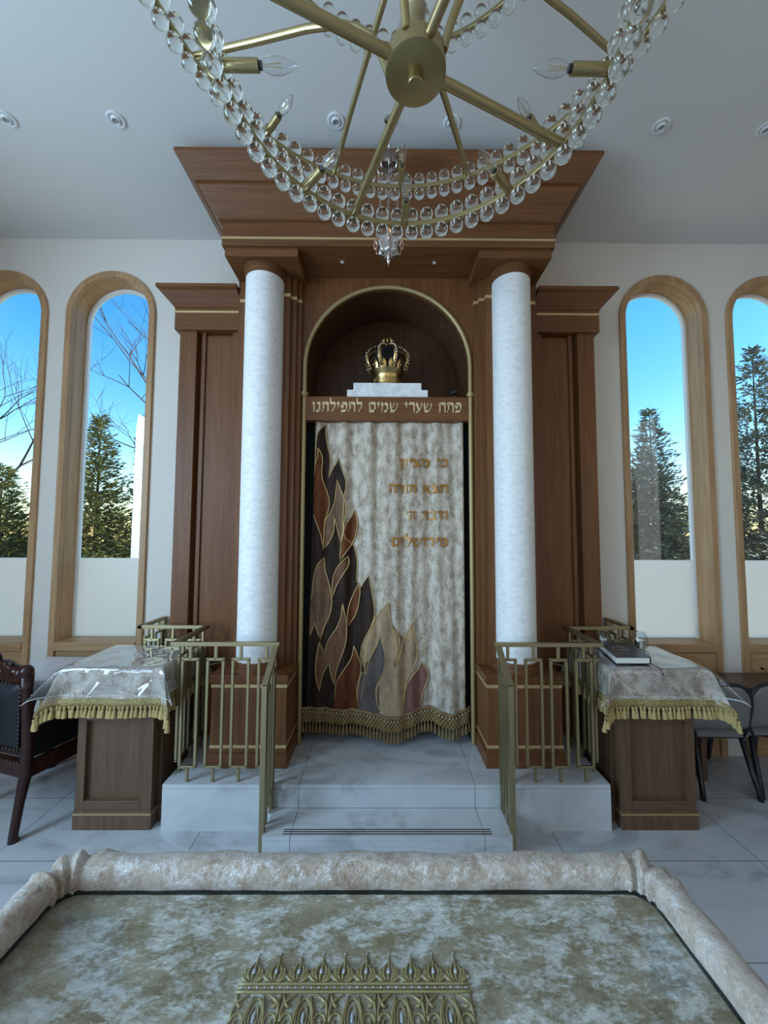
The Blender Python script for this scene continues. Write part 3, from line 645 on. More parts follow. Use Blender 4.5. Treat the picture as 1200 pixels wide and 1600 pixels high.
# ------------------------------------------------------------------ crown on stepped marble plinth, small spot in the niche
ps = thing('stepped_plinth', 'two-step white marble plinth under the golden crown', 'plinth', (0, 3.2, 2.945))
MB().box(-.325, .325, 3.08, 3.36, 2.945, 3.02).build('lower_slab', 'marble_white', ps, bevel=.002); MB().box(-.275, .275, 3.095, 3.345, 3.02, 3.083).build('upper_slab', 'marble_white', ps, bevel=.002)
CR = (0, 3.22, 3.083)
cr = thing('crown', 'ornate golden crown with beaded arches standing on marble plinth', 'crown', CR)
MB().lathe([(.118, 0), (.118, .012), (.108, .02), (.110, .085), (.118, .10), (.140, .118), (.148, .13), (.142, .134), (.112, .125)], CR, 40).build('base_band', 'gold', cr, smooth='auto')
eng = MB()
for i in range(44):
    a = 2*PI*i/44; h = .010+.010*random.random(); c = (CR[0]+.1105*math.cos(a), CR[1]+.1105*math.sin(a), CR[2]+.055)
    eng.tube([(c[0], c[1], c[2]-h), (c[0]+.006*math.sin(a*3), c[1], c[2]+h)], .0028, 4)
eng.build('engraved_ornament', 'brass', cr)
for i in range(12):
    a = 2*PI*(i+.5)/12; mt = Matrix.Rotation(a-PI/2, 4, 'Z')
    vs = []
    for t, w, o in ((0, .014, .0), (.25, .025, .006), (.55, .027, .014), (.85, .016, .018), (1, .002, .016)):
        for s in (-1, 0, 1): vs.append(mt @ Vector((s*w, .128+o+(0 if s else .010), .125+.085*t)))
    fs = [(r*3+c, r*3+c+1, r*3+c+4, r*3+c+3) for r in range(4) for c in range(2)]
    o = MB().add([(p.x+CR[0], p.y+CR[1], p.z+CR[2]) for p in vs], fs).build('leaf_point', 'gold', cr, smooth=True)
    q = mt @ Vector((0, .158, .155)); MB().ball((q.x+CR[0], q.y+CR[1], q.z+CR[2]), .008, 8, 6).build('stud', 'brass', o, smooth=True)
prof = [(.145, .14), (.178, .19), (.187, .235), (.178, .275), (.145, .315), (.10, .34), (.055, .358), (.025, .372)]
for i in range(8):
    a = 2*PI*(i+.5)/8; mt = Matrix.Rotation(a-PI/2, 4, 'Z'); vs = []
    for r, z in prof:
        w = .020 if z < .33 else .013
        for s in (-1, 0, 1): p = mt @ Vector((s*w, r+(.005 if s == 0 else 0), z)); vs.append((p.x+CR[0], p.y+CR[1], p.z+CR[2]))
    o = MB().add(vs, [(r*3+c, r*3+c+1, r*3+c+4, r*3+c+3) for r in range(len(prof)-1) for c in range(2)]).build('arch', 'gold', cr, smooth=True)
    sd = o.modifiers.new('solid', 'SOLIDIFY'); sd.thickness = .004
    bd = MB()
    for (r0, z0), (r1, z1) in zip(prof, prof[1:]):
        for t in (0, .5):
            p = mt @ Vector((0, lerp(r0, r1, t)+.008, lerp(z0, z1, t))); bd.ball((p.x+CR[0], p.y+CR[1], p.z+CR[2]), .0078, 7, 5)
    bd.build('beading', 'silver', o, smooth=True)
MB().lathe([(.128, .12), (.128, .22), (.11, .29), (.07, .335), (.0, .35)], CR, 28).build('velvet_cap', 'capvelvet', cr, smooth=True)
fin = MB().lathe([(.024, .365), (.028, .375), (.010, .385), (.006, .40), (.006, .43), (.010, .436), (.0, .446)], CR, 14)
fin.build('finial', 'gold', cr, smooth='auto')
for i in range(8):
    a = 2*PI*i/8; p = [(CR[0]+r*math.cos(a), CR[1]+r*math.sin(a), CR[2]+z) for r, z in ((.018, .372), (.045, .385), (.052, .408), (.038, .425), (.022, .428))]
    MB().tube(p, .005, 6).build('scroll', 'gold', cr, smooth=True)
sp = thing('niche_spotlight', 'small black spotlight on niche shelf right of plinth', 'spotlight', (.54, 3.12, 2.945))
MB().lathe([(.022, 0), (.022, .006), (.006, .01), (.006, .060)], (.54, 3.12, 2.945), 14).build('base', 'blackmetal', sp)
MB().lathe([(.018, -.02), (.022, .03), (.018, .032)], (.53, 3.12, 3.012), 14, Matrix.Rotation(R(70), 4, 'Y')).build('head', 'blackmetal', sp, smooth='auto')

# ------------------------------------------------------------------ railings
def railing(sx, side):
    t = thing('railing', 'brass baluster railing stepping down on the %s of the platform' % side, 'railing', (sx*1.05, 2.6, .28), 'platform railings')
    YR, XC = 2.59, 1.385
    bm_ = lambda: MB()
    hr = MB().box(sx*.70, sx*(XC+.018), YR-.017, YR+.017, 1.13, 1.155)
    hr.box(sx*(XC-.018), sx*(XC+.018), YR, 3.055, 1.13, 1.155).box(sx*(XC-.018), sx*1.905, 3.04, 3.075, 1.13, 1.155).box(sx*1.87, sx*1.905, 3.04, 3.39, 1.13, 1.155)
    hr.bar((sx*.722, YR+.01, 1.142), (sx*.722, 2.352, .968), .036, .024)
    hr.build('handrail', 'brass_rail', t, bevel=.002)
    MB().box(sx*.708, sx*.740, 2.345, 2.377, .0, .965).build('front_post', 'brass_rail', t, bevel=.002)
    b = .0085
    def loop(p, q, z0p, z1p, z0q, z1q, stub_top=None, stub_bot=None):
        p, q = Vector((*p, 0)), Vector((*q, 0)); mb = MB()
        P0, P1, Q0, Q1 = (p.x, p.y, z0p), (p.x, p.y, z1p), (q.x, q.y, z0q), (q.x, q.y, z1q)
        w = 2*b
        mb.bar(P0, P1, w, w).bar(Q0, Q1, w, w)
        e = (q-p).normalized()*b
        mb.bar(Vector(P1)-e, Vector(Q1)+e, w, w).bar(Vector(P0)-e, Vector(Q0)+e, w, w)
        mid = (p+q)/2
        if stub_top: mb.bar((mid.x, mid.y, (z1p+z1q)/2), (mid.x, mid.y, stub_top), w, w)
        if stub_bot is not None: mb.bar((mid.x, mid.y, (z0p+z0q)/2), (mid.x, mid.y, stub_bot), w, w)
        mb.build('baluster_loop', 'brass_rail', t, bevel=.0015)
    for xa, xb in ((.792, .832), (.90, 1.0), (1.063, 1.163), (1.227, 1.325)):
        if xb-xa < .06: xa, xb = .735, .832
        loop((sx*xa, YR), (sx*xb, YR), .372, 1.044, .372, 1.044, 1.132, .28)
    for ya, yb in ((2.66, 2.755), (2.815, 2.91), (2.965, 3.04)): loop((sx*XC, ya), (sx*XC, yb), .372, 1.044, .372, 1.044, 1.132, .28)
    for xa, xb in ((1.43, 1.53), (1.59, 1.69), (1.75, 1.85)): loop((sx*xa, 3.058), (sx*xb, 3.058), .372, 1.044, .372, 1.044, 1.132, .28)
    for ya, yb in ((3.11, 3.20), (3.26, 3.35)): loop((sx*1.888, ya), (sx*1.888, yb), .372, 1.044, .372, 1.044, 1.132, .28)
    # stepped loops along the sloping rail
    def zt(y): return 1.142-(YR-y)*.731
    for ya, yb, foot in ((2.40, 2.445, .14), (2.49, 2.54, .14)):
        loop((sx*.722, ya), (sx*.722, yb), .30-(YR-ya)*.6+.02, zt(ya)-.10, .30-(YR-yb)*.6+.02, zt(yb)-.10, zt((ya+yb)/2)-.005, foot)
    mb = MB().bar((sx*.722, 2.565, .20), (sx*.722, 2.565, 1.13), 2*b, 2*b).bar((sx*.722, 2.548, .14), (sx*.722, 2.548, .42), 2*b, 2*b)
    mb.build('end_baluster', 'brass_rail', t)
    MB().box(sx*1.872, sx*1.903, 3.36, 3.392, .28, 1.13).build('wall_post', 'brass_rail', t)
railing(-1, 'left'); railing(1, 'right')

# ------------------------------------------------------------------ lecterns, cloths and vinyl covers
def lectern(sx, label):
    t = thing('lectern', label, 'lectern', (sx*1.72, 2.8, 0), 'side lecterns'); x0, x1 = 1.487, 1.968
    def bx(a, b, *r): return MB().box(sx*a, sx*b, *r)
    bx(x0+.01, x1-.01, 2.60, 2.99, .05, .97).build('body', 'lect', t)
    bx(1.470, 1.99, 2.65, 2.98, .0, .97).build('side_body', 'lect', t, bevel=.003)
    bx(x0, x0+.07, 2.572, 2.61, .10, .97).build('frame_stile', 'lect', t, bevel=.003); bx(x1-.055, x1, 2.572, 2.61, .10, .97).build('frame_stile', 'lect', t, bevel=.003)
    bx(x0+.07, x1-.055, 2.572, 2.61, .10, .172).build('frame_rail', 'lect_h', t, bevel=.003); bx(x0+.07, x1-.055, 2.572, 2.61, .665, .97).build('frame_rail', 'lect_h', t, bevel=.003)
    bx(x0-.005, x1+.006, 2.566, 2.64, 0, .115).build('base_plinth', 'lect', t, bevel=.004); bx(1.462, 2.0, 2.64, 2.99, 0, .115).build('base_plinth', 'lect', t, bevel=.004)
    bx(x0-.006, x1+.007, 2.564, 2.64, .090, .102).build('gold_band', 'trimgold', t)
    bx(1.425, 2.045, 2.535, 3.02, .97, 1.0).build('top_board', 'lect_h', t, bevel=.004)
    return t
lectern(-1, 'walnut lectern under a draped cloth, left of the platform beside dark armchair'); lectern(1, 'walnut lectern under a draped cloth, right of the platform holding a book')

def drape(sx, d, lift, k, ripple, nx=34, ny=30, seed=0, x0=1.42, x1=2.05, y0=2.53, y1=3.025, ztop=1.006, corner=1.0):
    W, D = x1-x0, y1-y0
    rnd = random.Random(seed); ph = [rnd.random()*6.28 for _ in range(8)]
    def f(u, v):
        a = -d + (W+2*d)*u; b = -d + (D+2*d)*v
        ox = -a if a < 0 else max(0, a-W); oy = -b if b < 0 else max(0, b-D)
        sgx = -1 if a < 0 else 1; sgy = -1 if b < 0 else 1
        cx = min(max(a, 0), W); cy = min(max(b, 0), D); x = x0+cx; y = y0+cy; z = ztop+lift
        if ox > 0 or oy > 0:
            r = math.hypot(ox, oy); phi = math.atan2(oy, ox)
            fin_ = math.sin(2*phi) if ox > 0 and oy > 0 else 0
            out = r*k*fin_*.7071*corner; base = .012*min(1, r/.03) + lift
            s = a*19 + b*19
            wv = ripple*(math.sin(s+ph[0]) + .6*math.sin(2.1*s+ph[1]))*min(1, r/d)
            if ox > 0: x += sgx*((base+wv if not oy else base*math.cos(phi)) + (out if oy else 0))
            if oy > 0: y += sgy*((base+wv if not ox else base*math.sin(phi)) + (out if ox else 0))
            z -= r*math.sqrt(max(.05, 1-(k*fin_)**2)) if r > 0 else 0
        else:
            z += .0025*math.sin(x*23+ph[2])*math.sin(y*19+ph[3])*(1 if lift > .004 else .3)
        return (sx*x, y, z)
    return f
def lectern_cloth(sx, label, seed):
    t = thing('lectern_cloth', label, 'cloth', (sx*1.735, 2.78, 1.003), 'lectern cloths'); d = .205
    f = drape(sx, d, 0.0, .38, .006, seed=seed)
    o = MB().grid(f, 68, 60).build('cloth', 'velvet_cloth', t, smooth=True); s = o.modifiers.new('solid', 'SOLIDIFY'); s.thickness = .003
    # hem fringe
    N = 240; hem = []
    def hem_pt(q):
        q = q % 1.0 * 4
        return (q, 0) if q < 1 else (1, q-1) if q < 2 else (3-q, 1) if q < 3 else (0, 4-q)
    edge = [Vector(f(*hem_pt(i/N))) for i in range(N)]
    cen = Vector((sx*1.735, 2.78, 0))
    vs = []; fs = []
    for i, p in enumerate(edge):
        o_ = (p-cen); o_.z = 0; o_.normalize(); vs += [p+o_*.006+Vector((0, 0, .022)), p+o_*.008-Vector((0, 0, .026))]
    for i in range(N): j = (i+1) % N; fs.append((2*i, 2*j, 2*j+1, 2*i+1))
    b = MB().add(vs, fs).build('fringe_band', 'braid', t, smooth=True); s = b.modifiers.new('solid', 'SOLIDIFY'); s.thickness = .006
    L = [0.]
    for i in range(N): L.append(L[-1] + (edge[(i+1) % N]-edge[i]).length)
    front = [q for q in range(N) if not 120 <= q < 180]; back = MB()
    k = 0; cnt = 0; total = sum(L[q+1]-L[q] for q in front); step = total/97; s_ = .01
    while s_ < L[-1]-.005:
        while k < N-1 and L[k+1] < s_: k += 1
        p = edge[k].lerp(edge[(k+1) % N], (s_-L[k])/max(1e-6, L[k+1]-L[k])); o_ = (p-cen); o_.z = 0; o_.normalize(); p = p+o_*.009
        mt = Matrix.Rotation(random.uniform(-.12, .12), 4, 'X') @ Matrix.Rotation(random.uniform(-.12, .12), 4, 'Y')
        pr_ = [(.002, -.018), (.009, -.026), (.009, -.035), (.006, -.040), (.0100, -.050), (.0145, -.088), (.008, -.091)]
        if 120 <= k < 180: back.lathe(pr_, p, 8, mt)
        else: MB().lathe(pr_, p, 8, mt).build('tassel', 'fringe', t, smooth='auto')
        s_ += step
    o = back.build('tassel', 'fringe', t); o['kind'] = 'stuff'
    e = MB()
    # tone-on-tone stitched rows on the front drop and a stitched crest on the top
    rnd = random.Random(seed+5)
    for z, w in ((.945, .10), (.925, .16), (.895, .36), (.872, .36), (.85, .36)):
        x = 1.735-w/2
        while x < 1.735+w/2:
            e.tube([(sx*x, 2.5125, z), (sx*(x+.006), 2.5105, z+rnd.uniform(.004, .011)), (sx*(x+.011), 2.5125, z-.002)], .0016, 4); x += .0165
    for i in range(26):
        a = i*2.4; r = .025*math.sqrt(i); c = (sx*(1.74+r*math.cos(a)*1.25), 2.80+r*math.sin(a)*.8)
        e.tube([(c[0]+.014*math.cos(q*1.1), c[1]+.011*math.sin(q*1.1), 1.0105) for q in range(5)], .0036, 5)
    for i in range(22): e.tube([(sx*(1.60+.012*i), 2.72, 1.0105), (sx*(1.606+.012*i), 2.73+.01*rnd.random(), 1.0105)], .002, 4)
    e.build('stitching', 'silk' if sx < 0 else 'velvet_cloth', t)
lectern_cloth(-1, 'champagne velvet cloth with gold tassels and white stitching over left lectern', 1)
lectern_cloth(1, 'champagne velvet cloth with gold tassels under the book on right lectern', 2)
def vinyl(sx, label, seed):
    f = drape(sx, .168, .0075, .62, .010, seed=seed, corner=1.15)
    o = MB().grid(f, 72, 60).build('vinyl_cover', 'plastic', smooth=True, fix=False); tag(o, label, 'cover', 'clear vinyl covers')
    P = [f(i/72, 0) for i in range(73)] + [f(1, j/60) for j in range(1, 61)] + [f(1-i/72, 1) for i in range(1, 73)] + [f(0, 1-j/60) for j in range(1, 60)]
    MB().tube(P, .0014, 5, True).build('hem_edge', 'vinyl_edge', o, smooth=True)
vinyl(-1, 'clear vinyl cover draped over the cloth of the left lectern', 11); vinyl(1, 'clear vinyl cover under the book on the right lectern', 12)

# book and two glasses on the right lectern
bk = thing('book', 'thick dark navy hardcover book lying flat on the right lectern', 'book', (1.60, 2.75, 1.02))
q0 = [(1.487, 2.585), (1.712, 2.585), (1.79, 2.93), (1.577, 2.955)]
def qin(p, k):
    c = (sum(a for a, b in p)/4, sum(b for a, b in p)/4); return [(lerp(a, c[0], k), lerp(b, c[1], k)) for a, b in p]
MB().prism(qin(q0, .03), 1.024, 1.060, 'z').build('page_block', 'pages', bk)
MB().prism(q0, 1.019, 1.024, 'z').prism(q0, 1.060, 1.065, 'z').build('cover', 'book', bk, bevel=.001)
MB().prism([q0[1], q0[2], (q0[2][0]+.004, q0[2][1]), (q0[1][0]+.004, q0[1][1])], 1.019, 1.065, 'z').build('spine', 'book', bk)
em = MB()
em.tube([(1.64+.05*math.cos(a*PI/9), 2.78+.045*math.sin(a*PI/9), 1.0655) for a in range(18)], .0016, 4, True)
em.tube([(1.60+.03*t, 2.76+.03*math.sin(t*3), 1.0655) for t in range(4)], .0014, 4)
em.build('cover_ornament', 'silver', bk)
MB().tube([(1.70, 2.60, 1.021), (1.716, 2.575, 1.021), (1.728, 2.528, 1.018), (1.742, 2.505, .975)], .0035, 5).build('ribbon_marker', 'ribbon', bk)
def candle_glass(x, y, label):
    t = thing('glass_holder', label, 'glass', (x, y, 1.016), 'glass holders on the right lectern')
    MB().lathe([(.036, 0), (.052, .01), (.058, .035), (.056, .075), (.045, .105), (.034, .12)], (x, y, 1.016), 28).build('glass_globe', 'cup', t, smooth=True)
    MB().lathe([(.034, .003), (.034, .055), (.03, .055), (.03, .06)], (x, y, 1.016), 20).build('metal_cup', M['silver'], t, smooth='auto')
candle_glass(1.895, 2.97, 'clear round glass holder on the right lectern, farther right by the window'); candle_glass(1.64, 3.0, 'clear round glass holder behind the book on right lectern, before the railing')

# ------------------------------------------------------------------ reading table in front of the camera
TX0, TX1, TY0, TY1 = -.80, .60, .06, .988
tb = thing('reading_table', 'wide reading table covered in champagne crushed velvet with padded rim', 'table', (-.1, .52, 0))
MB().box(-.80, .60, .08, .98, .0, .62).build('base', 'lect', tb); MB().box(-.83, .63, .04, 1.02, .62, .95).build('apron', 'velvet_rim', tb, bevel=.02)
MB().box(TX0-.01, TX1+.01, TY0, TY1+.01, .94, .995).build('velvet_top', 'velvet_table', tb)
# padded rim with gathered corners
def rim_path(n=14):
    r = .075; P = []
    x0, x1, y0, y1 = TX0-.027, TX1+.027, TY0-.03, TY1+.027
    def seg(a, b, m): return [(lerp(a[0], b[0], i/m), lerp(a[1], b[1], i/m)) for i in range(m)]
    def arc(cx, cy, a0): return [(cx+r*math.cos(R(a0+90*i/n)), cy+r*math.sin(R(a0+90*i/n))) for i in range(n)]
    P += seg((x0+r, y0), (x1-r, y0), 40) + arc(x1-r, y0+r, -90) + seg((x1, y0+r), (x1, y1-r), 40) + arc(x1-r, y1-r, 0) + seg((x1-r, y1), (x0+r, y1), 60) + arc(x0+r, y1-r, 90) + seg((x0, y1-r), (x0, y0+r), 40) + arc(x0+r, y0+r, 180)
    return P
rp = rim_path(); n = len(rp); vs = []; SEG = 14
for i, (x, y) in enumerate(rp):
    a, b = rp[i-1], rp[(i+1) % n]; tx, ty = b[0]-a[0], b[1]-a[1]; L = math.hypot(tx, ty); nx, ny = ty/L, -tx/L
    cd = min(math.hypot(x-cx, y-cy) for cx in (TX0, TX1) for cy in (TY0, TY1)); cf = max(0, 1-cd/.11)
    for k in range(SEG):
        q = 2*PI*k/SEG; c, s = math.cos(q), math.sin(q)
        pe = .62; ox = math.copysign(abs(c)**pe, c)*.031; oz = math.copysign(abs(s)**pe, s)*.040
        rip = cf*(.009*math.sin(i*1.55)+.006*math.sin(i*.8+k*.5)) + .0016*math.sin(i*.9+k*1.3) + .0018*math.sin(i*.37+k*.6)
        rip = rip if oz > -.012 else rip*.15; g_ = 1+rip/.03+cf*(.14 if oz > 0 else 0)
        vs.append((x+nx*ox*g_, y+ny*ox*g_, 1.016+oz*(1+rip/.045+.08*cf)))
fs = [(i*SEG+k, i*SEG+(k+1) % SEG, ((i+1) % n)*SEG+(k+1) % SEG, ((i+1) % n)*SEG+k) for i in range(n) for k in range(SEG)]
MB().add(vs, fs).build('padded_rim', 'velvet_rim', tb, smooth=True)
gl = thing('glass_sheet', 'clear glass sheet lying on velvet inside the padded rim', 'glass', (-.1, .52, .996))
def rrect(x0, x1, y0, y1, r, n=10):
    P = []
    for cx, cy, a0 in ((x1-r, y0+r, -90), (x1-r, y1-r, 0), (x0+r, y1-r, 90), (x0+r, y0+r, 180)): P += [(cx+r*math.cos(R(a0+90*i/n)), cy+r*math.sin(R(a0+90*i/n))) for i in range(n+1)]
    return P
go, gi = rrect(TX0+.002, TX1-.002, TY0+.002, TY1-.002, .05), rrect(TX0+.006, TX1-.006, TY0+.006, TY1-.006, .046)
MB().add([(x, y, 1.003) for x, y in gi], [tuple(range(len(gi)))]).build('pane', 'tableglass', gl, fix=False)
ng = len(go); vs = [(x, y, z) for x, y, z in [(x, y, 1.0035) for x, y in go] + [(x, y, 1.0035) for x, y in gi] + [(x, y, .9965) for x, y in go] + [(x, y, .9965) for x, y in gi]]
fs = []
for i in range(ng):
    j = (i+1) % ng; fs += [(i, j, ng+j, ng+i), (2*ng+i, 3*ng+i, 3*ng+j, 2*ng+j), (i, 2*ng+i, 2*ng+j, j), (ng+i, ng+j, 3*ng+j, 3*ng+i)]
MB().add(vs, fs).build('polished_edge', mat('dark_glass_edge', (.008, .014, .013), .15), gl)
# embroidered border under the glass
eb = MB(); jw = MB(); EX0, EX1, EZ = -.308, .130, .9965
for y, r in ((.7965, .0024), (.7895, .0016), (.7835, .0024)): eb.tube([(lerp(EX0, EX1, i/30), y, EZ) for i in range(31)], r, 6)
P_ = (EX1-EX0)/10
PET = [.0006, .0022, .0030, .0024, .0006]
def petal(pts): eb.tube([(x, y, EZ) for x, y in pts], PET, 6)
for i in range(10):
    x = EX0+P_*(i+.5)
    petal([(x, .801), (x-.0016, .811), (x, .820), (x+.0012, .832), (x, .847)])
    for s in (-1, 1):
        petal([(x+s*a*P_, y) for a, y in ((.06, .801), (.20, .808), (.26, .816), (.18, .824), (.04, .834))])
        petal([(x+s*a*P_, y) for a, y in ((.10, .800), (.28, .802), (.42, .806), (.44, .813), (.34, .815))])
        petal([(x+s*a*P_, y) for a, y in ((.20, .803), (.32, .809), (.38, .817), (.30, .822), (.22, .818))])
    jw.ball((x, .817, EZ+.002), .0042, 8, 5, (.8, 1.3, .5)); jw.ball((x, .850, EZ), .002, 6, 4); jw.ball((x+P_/2, .808, EZ), .003, 6, 4)
for i in range(30): jw.ball((lerp(EX0, EX1, (i+.5)/30), .7895, EZ+.001), .0022, 6, 4)
for i in range(6):
    x = EX0+P_*2*i
    if i < 5:
        xc = x+P_; eb.tube([(xc+.30*P_*math.cos(a*PI/10), .746+.027*math.sin(a*PI/10), EZ) for a in range(20)], .0016, 5, True)
        eb.tube([(xc+.17*P_*math.cos(a*PI/10), .744+.017*math.sin(a*PI/10), EZ) for a in range(20)], .0012, 5, True)
        jw.ball((xc, .744, EZ+.001), .0042, 8, 6, (.7, 2.2, .4))
    for s in (-1, 1):
        if (i == 0 and s < 0) or (i == 5 and s > 0): continue
        cx_ = x+s*.36*P_
        eb.tube([(cx_+s*(.30-.13*t/6)*P_*math.cos(PI-t*PI/4.5), .738+(.30-.13*t/6)*P_*1.15*math.sin(PI-t*PI/4.5), EZ) for t in range(12)], [.0022-.0001*t for t in range(12)], 5)
        petal([(x+s*a*P_, y) for a, y in ((.06, .738), (.05, .752), (.10, .764), (.30, .772), (.62, .780))])
        petal([(x+s*a*P_, y) for a, y in ((.04, .782), (.10, .772), (.20, .764), (.30, .760), (.40, .762))])
        petal([(x+s*a*P_, y) for a, y in ((.66, .72), (.60, .735), (.64, .752), (.74, .765), (.80, .779))])
        eb.tube([(x+s*a*P_, y, EZ) for a, y in ((.06, .738), (.10, .70), (.36, .68), (.62, .69), (.66, .72))], .002, 5)
        petal([(x+s*a*P_, y) for a, y in ((.10, .70), (.14, .67), (.3, .645), (.6, .635), (.95, .62))])
for y in (.612, .604): eb.tube([(lerp(EX0, EX1, i/30), y, EZ) for i in range(31)], .003, 6)
ebo = eb.build('embroidered_border', 'table_emb', tb, smooth=True); jw.build('crystal_beads', 'jewel', ebo, smooth=True)

# ------------------------------------------------------------------ chandelier
CX, CY = .047, 1.0
RINGS = [(.545, 3.138, 56), (.853, 3.589, 87), (.616, 4.028, 63)]
ch = thing('chandelier', 'three-tier brass ring chandelier strung with clear glass balls', 'chandelier', (CX, CY, 3.11))
def pol(r, deg, z): return (CX+r*math.sin(R(deg)), CY+r*math.cos(R(deg)), z)
rings = []
for r, z, nb in RINGS:
    mb = MB(); N = 120; vs = []
    for i in range(N):
        a = 360*i/N
        for dr, dz in ((-.008, -.010), (.008, -.010), (.008, .010), (-.008, .010)): vs.append(pol(r+dr, a, z+dz))
    mb.add(vs, [(i*4+k, i*4+(k+1) % 4, ((i+1) % N)*4+(k+1) % 4, ((i+1) % N)*4+k) for i in range(N) for k in range(4)])
    rings.append(mb.build('ring', 'brass', ch, smooth='auto', bevel=.002))
# glass balls: the hundred that show largest are parts, the others one part
cands = []; v0 = Vector((-.04, 0, 1.85))
for r, z, nb in RINGS:
    for i in range(nb):
        for s in (-1, 1):
            p = Vector(pol(r, 360*(i+.5)/nb, z+s*.0365)); d = p-v0; w = d.dot(_f); py = 800-610*d.dot(_up)/w if w > .05 else -9999
            cands.append((-(1/w if w > .05 and py > -15 else 0), tuple(p)))
cands.sort()
bme = None
for i, (k_, p) in enumerate(cands[:100]):
    if bme is None:
        o = MB().ball((0, 0, 0), .027, 24, 16).build('glass_ball', 'ball', None, smooth=True); bme = o
    else: o = bme.copy(); COL.objects.link(o)
    o.parent = ch; o.location = Vector(p)-Vector((CX, CY, 3.11))
rest = MB()
for k_, p in cands[100:]: rest.ball(p, .027, 16, 10)
o = rest.build('glass_ball', 'ball', ch, smooth=True); o['kind'] = 'stuff'
pegs = MB()
for r, z, nb in RINGS:
    for i in range(nb): p = pol(r, 360*(i+.5)/nb, z); pegs.tube([(p[0], p[1], z-.013), (p[0], p[1], z+.013)], .006, 6)
pegs.build('ball_pegs', 'brass', ch)
# hub, finial, crystal stem and hanging rod
HB = (CX, CY, 0)
hub = MB().lathe([(.076, 3.113), (.083, 3.115), (.083, 3.160), (.078, 3.163)], HB, 40).build('hub', 'brass', ch, smooth='auto')
MB().lathe([(.019, 3.085), (.021, 3.087), (.021, 3.113)], HB, 18).build('finial', 'brass', hub, smooth='auto')
MB().lathe([(.030, 3.165), (.046, 3.19), (.050, 3.24), (.040, 3.29), (.022, 3.32)], HB, 24).build('crystal_stem', 'ball', ch, smooth=True)
MB().lathe([(.012, 3.16), (.012, ZC-.02)], HB, 12).build('hanging_rod', 'brass', ch, smooth='auto')
MB().lathe([(.05, 3.64), (.055, 3.645), (.055, 3.675), (.05, 3.68)], HB, 28).build('upper_hub', 'brass', ch, smooth='auto')
MB().lathe([(.085, ZC-.002), (.085, ZC-.02), (.03, ZC-.05), (.012, ZC-.06)], HB, 28).build('ceiling_canopy', 'brass', ch, smooth='auto')
for a in (-22.5, 67.5, 157.5, -112.5):
    MB().tube([pol(.075, a, 3.138), pol(.54, a, 3.138)], .0145, 10).build('spoke', 'brass', ch, smooth='auto')
    MB().tube([pol(.05, a, 3.66), pol(.25, a, 3.652), pol(.6, a, 3.63), pol(.846, a, 3.592)], .011, 10).build('arm', 'brass', ch, smooth='auto')
for a in (-67.5, 22.5, 112.5, -157.5):
    prof = [(.078, 3.15), (.10, 3.22), (.135, 3.30), (.18, 3.35), (.24, 3.393), (.356, 3.44), (.56, 3.50), (.72, 3.55), (.846, 3.586)]
    MB().tube([pol(r, a, z) for r, z in prof], .0115, 10).build('arm', 'brass', ch, smooth='auto')
for a in (0, 90, 180, 270): MB().tube([pol(.05, a, 3.675), pol(.3, a, 3.85), pol(.61, a, 4.02)], .009, 8).build('upper_rod', 'brass', ch, smooth='auto')
for ri, (r, z, nb) in enumerate(RINGS[:2]):
    for i in range(8):
        a = 45*i; d = Vector(pol(1, a, 0))-Vector((CX, CY, 0)); mt = Matrix((d.cross(Vector((0, 0, 1))), Vector((0, 0, 1)), -d)).transposed().to_4x4()
        p = pol(r-.006, a, z)
        so = MB().lathe([(.0155, 0), (.0155, .108), (.012, .109)], p, 16, mt).build('lamp_socket', 'brass', ch, smooth='auto')
        b_ = MB().lathe([(.0095, .108), (.0105, .118), (.016, .132), (.0195, .150), (.0185, .172), (.012, .195), (.004, .212), (.0, .216)], p, 18, mt).build('bulb', 'bulbglass', so, smooth=True)
        MB().lathe([(.0105, .108), (.0105, .117)], p, 14, mt).build('bulb_collar', 'blackmetal', so)
        fb = MB()
        for s in range(4):
            q = PI/2*s+.4; a0 = mt @ Vector((.003*math.cos(q), .003*math.sin(q), .122)); a1 = mt @ Vector((.006*math.cos(q), .006*math.sin(q), .172)); fb.tube([(p[0]+a0.x, p[1]+a0.y, p[2]+a0.z), (p[0]+a1.x, p[1]+a1.y, p[2]+a1.z)], .0012, 4)
        fb.build('filament', 'filament', so)

# ------------------------------------------------------------------ eternal lamp on its chain
LX, LY = -.006, 2.35
et = thing('hanging_lamp', 'ornate silver eternal lamp hanging on a chain before the ark', 'lamp', (LX, LY, 3.6))
cn = MB(); z = ZC-.012
while z > 4.30:
    i = int((ZC-z)/.022); cn.tube([(LX+(.005*math.cos(q*PI/4) if i % 2 else 0), LY+(0 if i % 2 else .005*math.cos(q*PI/4)), z+.013*math.sin(q*PI/4)) for q in range(8)], .0018, 4, True); z -= .022
cn.build('chain', 'silver', et); MB().lathe([(.03, ZC-.001), (.03, ZC-.012), (.008, ZC-.02)], (LX, LY, 0), 16).build('ceiling_cup', 'silver', et)
for i in range(8):
    a = PI/4*i; c, s = math.cos(a), math.sin(a)
    MB().tube([(LX+r*c, LY+r*s, zz) for r, zz in ((.06, 4.24), (.082, 4.25), (.078, 4.275), (.064, 4.27))], .006, 6).build('scroll', 'silver', et, smooth=True)
    MB().tube([(LX+r*c, LY+r*s, zz) for r, zz in ((.058, 4.20), (.072, 4.17), (.062, 4.145), (.05, 4.155))], .006, 6).build('scroll', 'silver', et, smooth=True)
